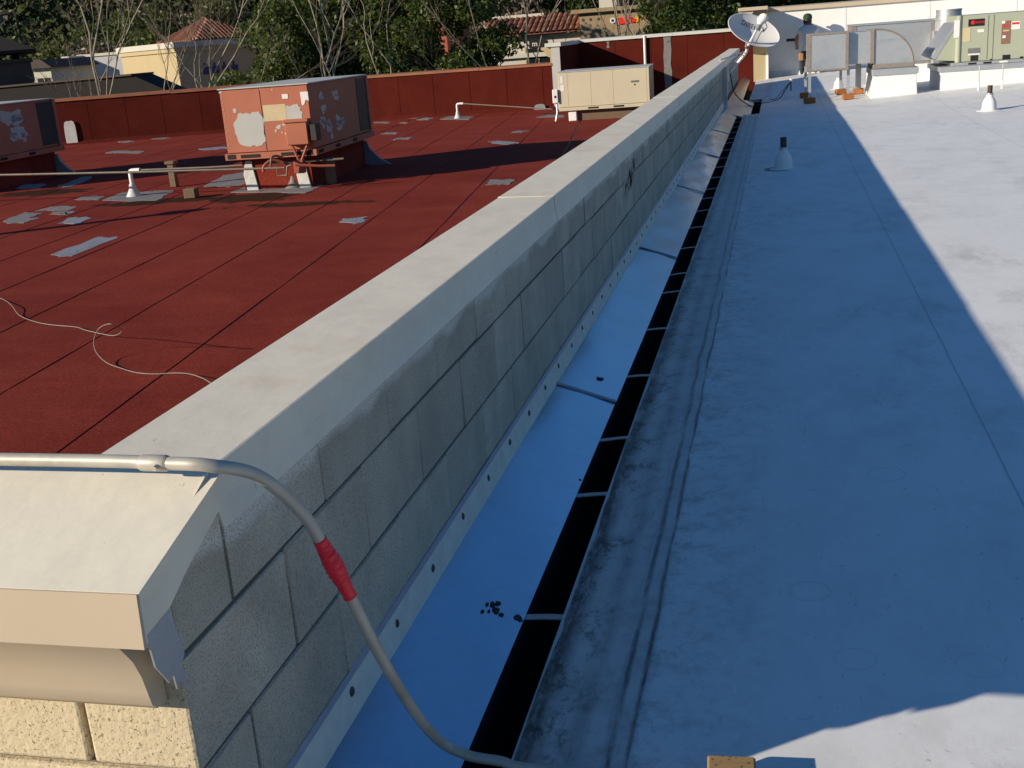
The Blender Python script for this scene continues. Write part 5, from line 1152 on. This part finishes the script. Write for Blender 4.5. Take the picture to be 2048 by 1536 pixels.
# long low building, its front's shadow put into a near-black colour
y1 = 39; a = ony(0, 180, y1); b = ony(265, 151, y1); c = ony(350, 182, y1)
T = thing('low_building', 'long low dark building with shade in its colour behind the red wall and bare trees', 'building', (b.x, y1, ZG)); zz = b.z - ZG
MB().prism([(-16, 0), (c.x - b.x + .6, 0), (c.x - b.x + .6, c.z - ZG - .4), (0, zz), (-16, zz - .25)], 'y', 0, 1.5).build('wall', M['dark_shaded'], T)
MB().prism([(-16, zz - .25), (0, zz), (0, zz + .07), (-16, zz - .18)], 'y', -.1, 1.6).build('roof_edge', M['stucco_brown'], T)
# dark pavilion
y1 = 41; a = ony(0, 78, y1); b = ony(72, 97, y1); bz = b.z - ZG
T = thing('pavilion', 'dark pavilion with overhanging hip roof and posts beyond the low building', 'pavilion', (b.x - 2.6 * math.cos(R(35)) - 2.6 * math.sin(R(35)), y1 - 2.6 * math.sin(R(35)) + 2.6 * math.cos(R(35)), ZG), R(35))
MB().add([(-2.6, -2.6, bz), (2.6, -2.6, bz), (2.6, 2.6, bz), (-2.6, 2.6, bz), (0, 0, bz + 1.25), (-2.6, -2.6, bz - .12), (2.6, -2.6, bz - .12), (2.6, 2.6, bz - .12), (-2.6, 2.6, bz - .12)], [(0, 1, 4), (1, 2, 4), (2, 3, 4), (3, 0, 4), (0, 5, 6, 1), (1, 6, 7, 2), (2, 7, 8, 3), (3, 8, 5, 0), (5, 8, 7, 6)]).build('roof', M['dark_shaded'], T)
pz = ony(50, 123, y1).z - ZG
for sx in (-1.75, 1.75):
    for sy in (-1.75, 1.75): MB().box((sx - .14, sy - .14, pz - .1), (sx + .14, sy + .14, bz - .1)).build('post', M['dark_shaded'], T)
for sx in (-1, 1): MB().tube([(sx * 1.7, -1.75, bz - .75), (sx * .9, -1.75, bz - .12)], .09, 6).build('brace', M['dark_shaded'], T)
MB().box((-2.3, -2.3, 0), (2.3, 2.3, pz)).build('base', M['stucco_brown'], T); MB().box((-2.4, -2.4, pz), (2.4, 2.4, pz + .12)).build('ledge', M['stucco_brown'], T)
# tiled storefront with sign and tan sign wall
y1 = 54; e0 = ony(1008, 73, y1); e1 = ony(1165, 66, y1); r0 = ony(1008, 38, y1 + 2.2); r1 = ony(1160, 32, y1 + 2.2)
T = thing('storefront', 'white storefront with clay barrel-tile roof and white script sign', 'building', (e0.x, y1, ZG)); L = e1.x - e0.x; ez = e0.z - ZG; rzz = r0.z - ZG
MB().box((-1, .5, 0), (L, 7, ez - .05)).build('wall', M['stucco_white'], T)
rf = MB().add([(-1.2, 0, ez), (L + .1, 0, ez), (L + .1, 2.2, rzz), (-1.2, 2.2, rzz), (-1.2, 7, rzz), (L + .1, 7, rzz)], [(0, 1, 2, 3), (3, 2, 5, 4)]).build('roof', M['tile'], T)
tile_roof(MB(), (-1.2, 0, ez + .03), (L + .1, 0, ez + .03), (L + .1, 2.2, rzz + .03), (-1.2, 2.2, rzz + .03), .26, .10).build('tile_rows', M['tile'], rf, smooth=True)
MB().box((-1.2, 2.0, rzz), (L * .42, 2.3, rzz + .14)).build('ridge_cap', M['stucco_white'], rf)
sa = ony(1058, 82, y1 + .45); sb = ony(1092, 93, y1 + .45); MB().box((sa.x - e0.x, .42, sb.z - ZG), (sb.x - e0.x, .495, sa.z - ZG)).build('sign_board', M['black'], T)
tm = text_mesh('m', .36, M['paper']); o = obj('sign_letter', tm, T, (sa.x - e0.x + .28, .41, (sa.z + sb.z) / 2 - ZG)); o.rotation_euler = (R(90), 0, 0)
wa = ony(1050, 98, y1 + .45); wb_ = ony(1082, 125, y1 + .45); fr = MB().box((wa.x - e0.x, .46, wb_.z - ZG - 1.4), (wb_.x - e0.x + .9, .497, wa.z - ZG)).build('window', M['glass'], T)
for k in range(3): x_ = wa.x - e0.x + k * .62; MB().box((x_, .43, wb_.z - ZG - 1.4), (x_ + .07, .459, wa.z - ZG)).build('mullion', M['stucco_tan'], fr)
MB().box((-1, .30, ez - 1.05), (L, .499, ez - .85)).build('ledge', M['stucco_white'], T)
ta = ony(1158, 27, y1 - .3); tb = ony(1303, 62, y1 - .3)
T = thing('sign_wall', 'tan stucco wall with round blue logo and red and yellow sign', 'building', (ta.x, y1 - .3, ZG)); W = tb.x - ta.x; zz = ta.z - ZG
MB().box((0, 0, 0), (W, 6, zz)).build('wall', M['stucco_tan'], T); MB().box((-.35, -.25, zz), (W + .1, 6.2, zz + .17)).build('cornice', M['stucco_tan'], T)
def sgn(u0, v0, u1, v1): a = ony(u0, v0, y1 - .3); b = ony(u1, v1, y1 - .3); return a.x - ta.x, b.z - ZG, b.x - ta.x, a.z - ZG
x0_, z0_, x1_, z1_ = sgn(1220, 35, 1231, 47); cx, cz, rr_ = (x0_ + x1_) / 2, (z0_ + z1_) / 2, (x1_ - x0_) / 2
MB().prism([(cx + rr_ * math.cos(t), cz + rr_ * math.sin(t)) for t in np.linspace(0, 2 * math.pi, 20, endpoint=False)], 'y', -.06, -.001).build('logo_ring', M['paper'], T)
MB().prism([(cx + rr_ * .55 * math.cos(t), cz + rr_ * .55 * math.sin(t)) for t in np.linspace(0, 2 * math.pi, 20, endpoint=False)], 'y', -.07, -.061).build('logo_disc', M['blue_sign'], T)
for q, m in (((1231, 34, 1240, 46), 'yellow'), ((1238, 35, 1262, 47), 'redlogo'), ((1272, 33, 1277, 45), 'yellow'), ((1264, 37, 1272, 45), 'redlogo')):
    x0_, z0_, x1_, z1_ = sgn(*q); dy = .012 if m == 'redlogo' else 0; MB().prism([(x0_, z0_), (x1_, z0_ + .04), (x1_ + .03, z1_ - .03), (x0_ - .03, z1_)], 'y', -.05 - dy, -.001).build('sign_panel', M[m], T)
for u, v in ((1166, 40), (1181, 39), (1197, 38), (1295, 33)):
    x0_, z0_, x1_, z1_ = sgn(u - 3, v - 3, u + 3, v + 3); MB().prism([((x0_ + x1_) / 2 + .07 * math.cos(t), (z0_ + z1_) / 2 + .07 * math.sin(t)) for t in np.linspace(0, 2 * math.pi, 10, endpoint=False)], 'y', -.015, -.001).build('wall_vent', M['stucco_brown'], T)
MB().box((W * .2, 2, zz + .17), (W * .45, 4, zz + .75)).build('roof_unit', M['stucco_white'], T)
# red-brown building glimpsed between evergreens
a = ony(830, 5, 60); T = thing('brick_red_building', 'red-brown wall glimpsed between the evergreen trees', 'building', (a.x, 60, ZG)); MB().box((-1.2, 0, 0), (1.6, 5, a.z - ZG + .6)).build('wall', M['pipe_red'], T); MB().box((-1.4, -.2, a.z - ZG + .6), (1.8, 5.2, a.z - ZG + .8)).build('coping', M['stucco_tan'], T)
# houses on the hill
def house(u, v, d, w, hh, roofm, label, rz):
    an = ray(u, v); an = an / np.linalg.norm(an); p = CC + an * d; x, y = p[0], p[1]; z = ZG - .6 + float(hill_h(x, y)); z = max(z, p[2] - hh - 1.5)
    T = thing('hill_house', label, 'house', (x, y, z), rz, 'houses on the hillside')
    MB().box((-w / 2, -3, -4), (w / 2, 3, hh)).build('wall', M['stucco_white'], T)
    MB().prism([(-w / 2 - .5, hh), (w / 2 + .5, hh), (w / 2 - 1.5, hh + 1.7), (-w / 2 + 1.5, hh + 1.7)], 'y', -3.5, 3.5).build('roof', M[roofm], T)
    for k in range(int(w / 2.4)): f = MB().box((-w / 2 + .7 + k * 2.3, -3.05, hh * .35), (-w / 2 + 1.9 + k * 2.3, -3.003, hh * .85)).build('window', M['glass'], T)
for q in ((195, 16, 190, 11, 3.2, 'stucco_grey', 'white house with grey roof on the hill above the bare trees', .2), (262, 9, 215, 14, 2.8, 'stucco_grey', 'long white house with grey roof high on the hill', -.1), (420, 25, 150, 7, 2.6, 'dark_shaded', 'small white house with dark roof above the tiled hip roof', .3), (90, 22, 260, 9, 3, 'tile', 'small house with tiled roof in the dark part of the hill', .1), (305, 3, 230, 8, 2.8, 'tile', 'white house with tiled roof at the hilltop', -.2)): house(*q)

# flue-shaped caster added out of view to throw the long shadow across the red roofing
T = thing('shadow_caster', 'unseen flue-shaped caster added for the long shadow on the red roof', 'flue', (-9.35, 9.2, ZRED + .002))
MB().lathe([(.16, 0), (.12, .04), (.09, .16), (.088, 1.25)], n=16).build('pipe', M['galv'], T, smooth=True); MB().lathe([(.17, 1.27), (.18, 1.30), (.12, 1.40), (.02, 1.46)], n=16).build('cap', M['galv'], T, smooth=True)
for k in range(3): MB().box((.082 * math.cos(k * 2.1) - .006, .082 * math.sin(k * 2.1) - .006, 1.2), (.082 * math.cos(k * 2.1) + .006, .082 * math.sin(k * 2.1) + .006, 1.29)).build('cap_bracket', M['galv'], T)

# splashes of tar on the flashing
for k, (u, v, q) in enumerate(((985, 1208, .007), (992, 1220, .009), (975, 1208, .004), (996, 1206, .006), (965, 1222, .004), (1003, 1229, .005), (1036, 1236, .010), (1040, 1238, .007), (978, 1222, .003), (1200, 757, .012), (1160, 960, .004))):
    p = onz(u, v, -.53)
    for _ in range(6): p = onz(u, v, -.478 - (p.x - .013) / .232 * .078 + .003)
    o = MB().prism(blob_poly(q * 2, q * 2.4, 12, .5, 300 + k), 'z', -.002, .0018).build('tar_drop', M['bitumen'], FL); o.location = Vector(p) - Vector(FL.location); o.rotation_euler.y = R(18.6)
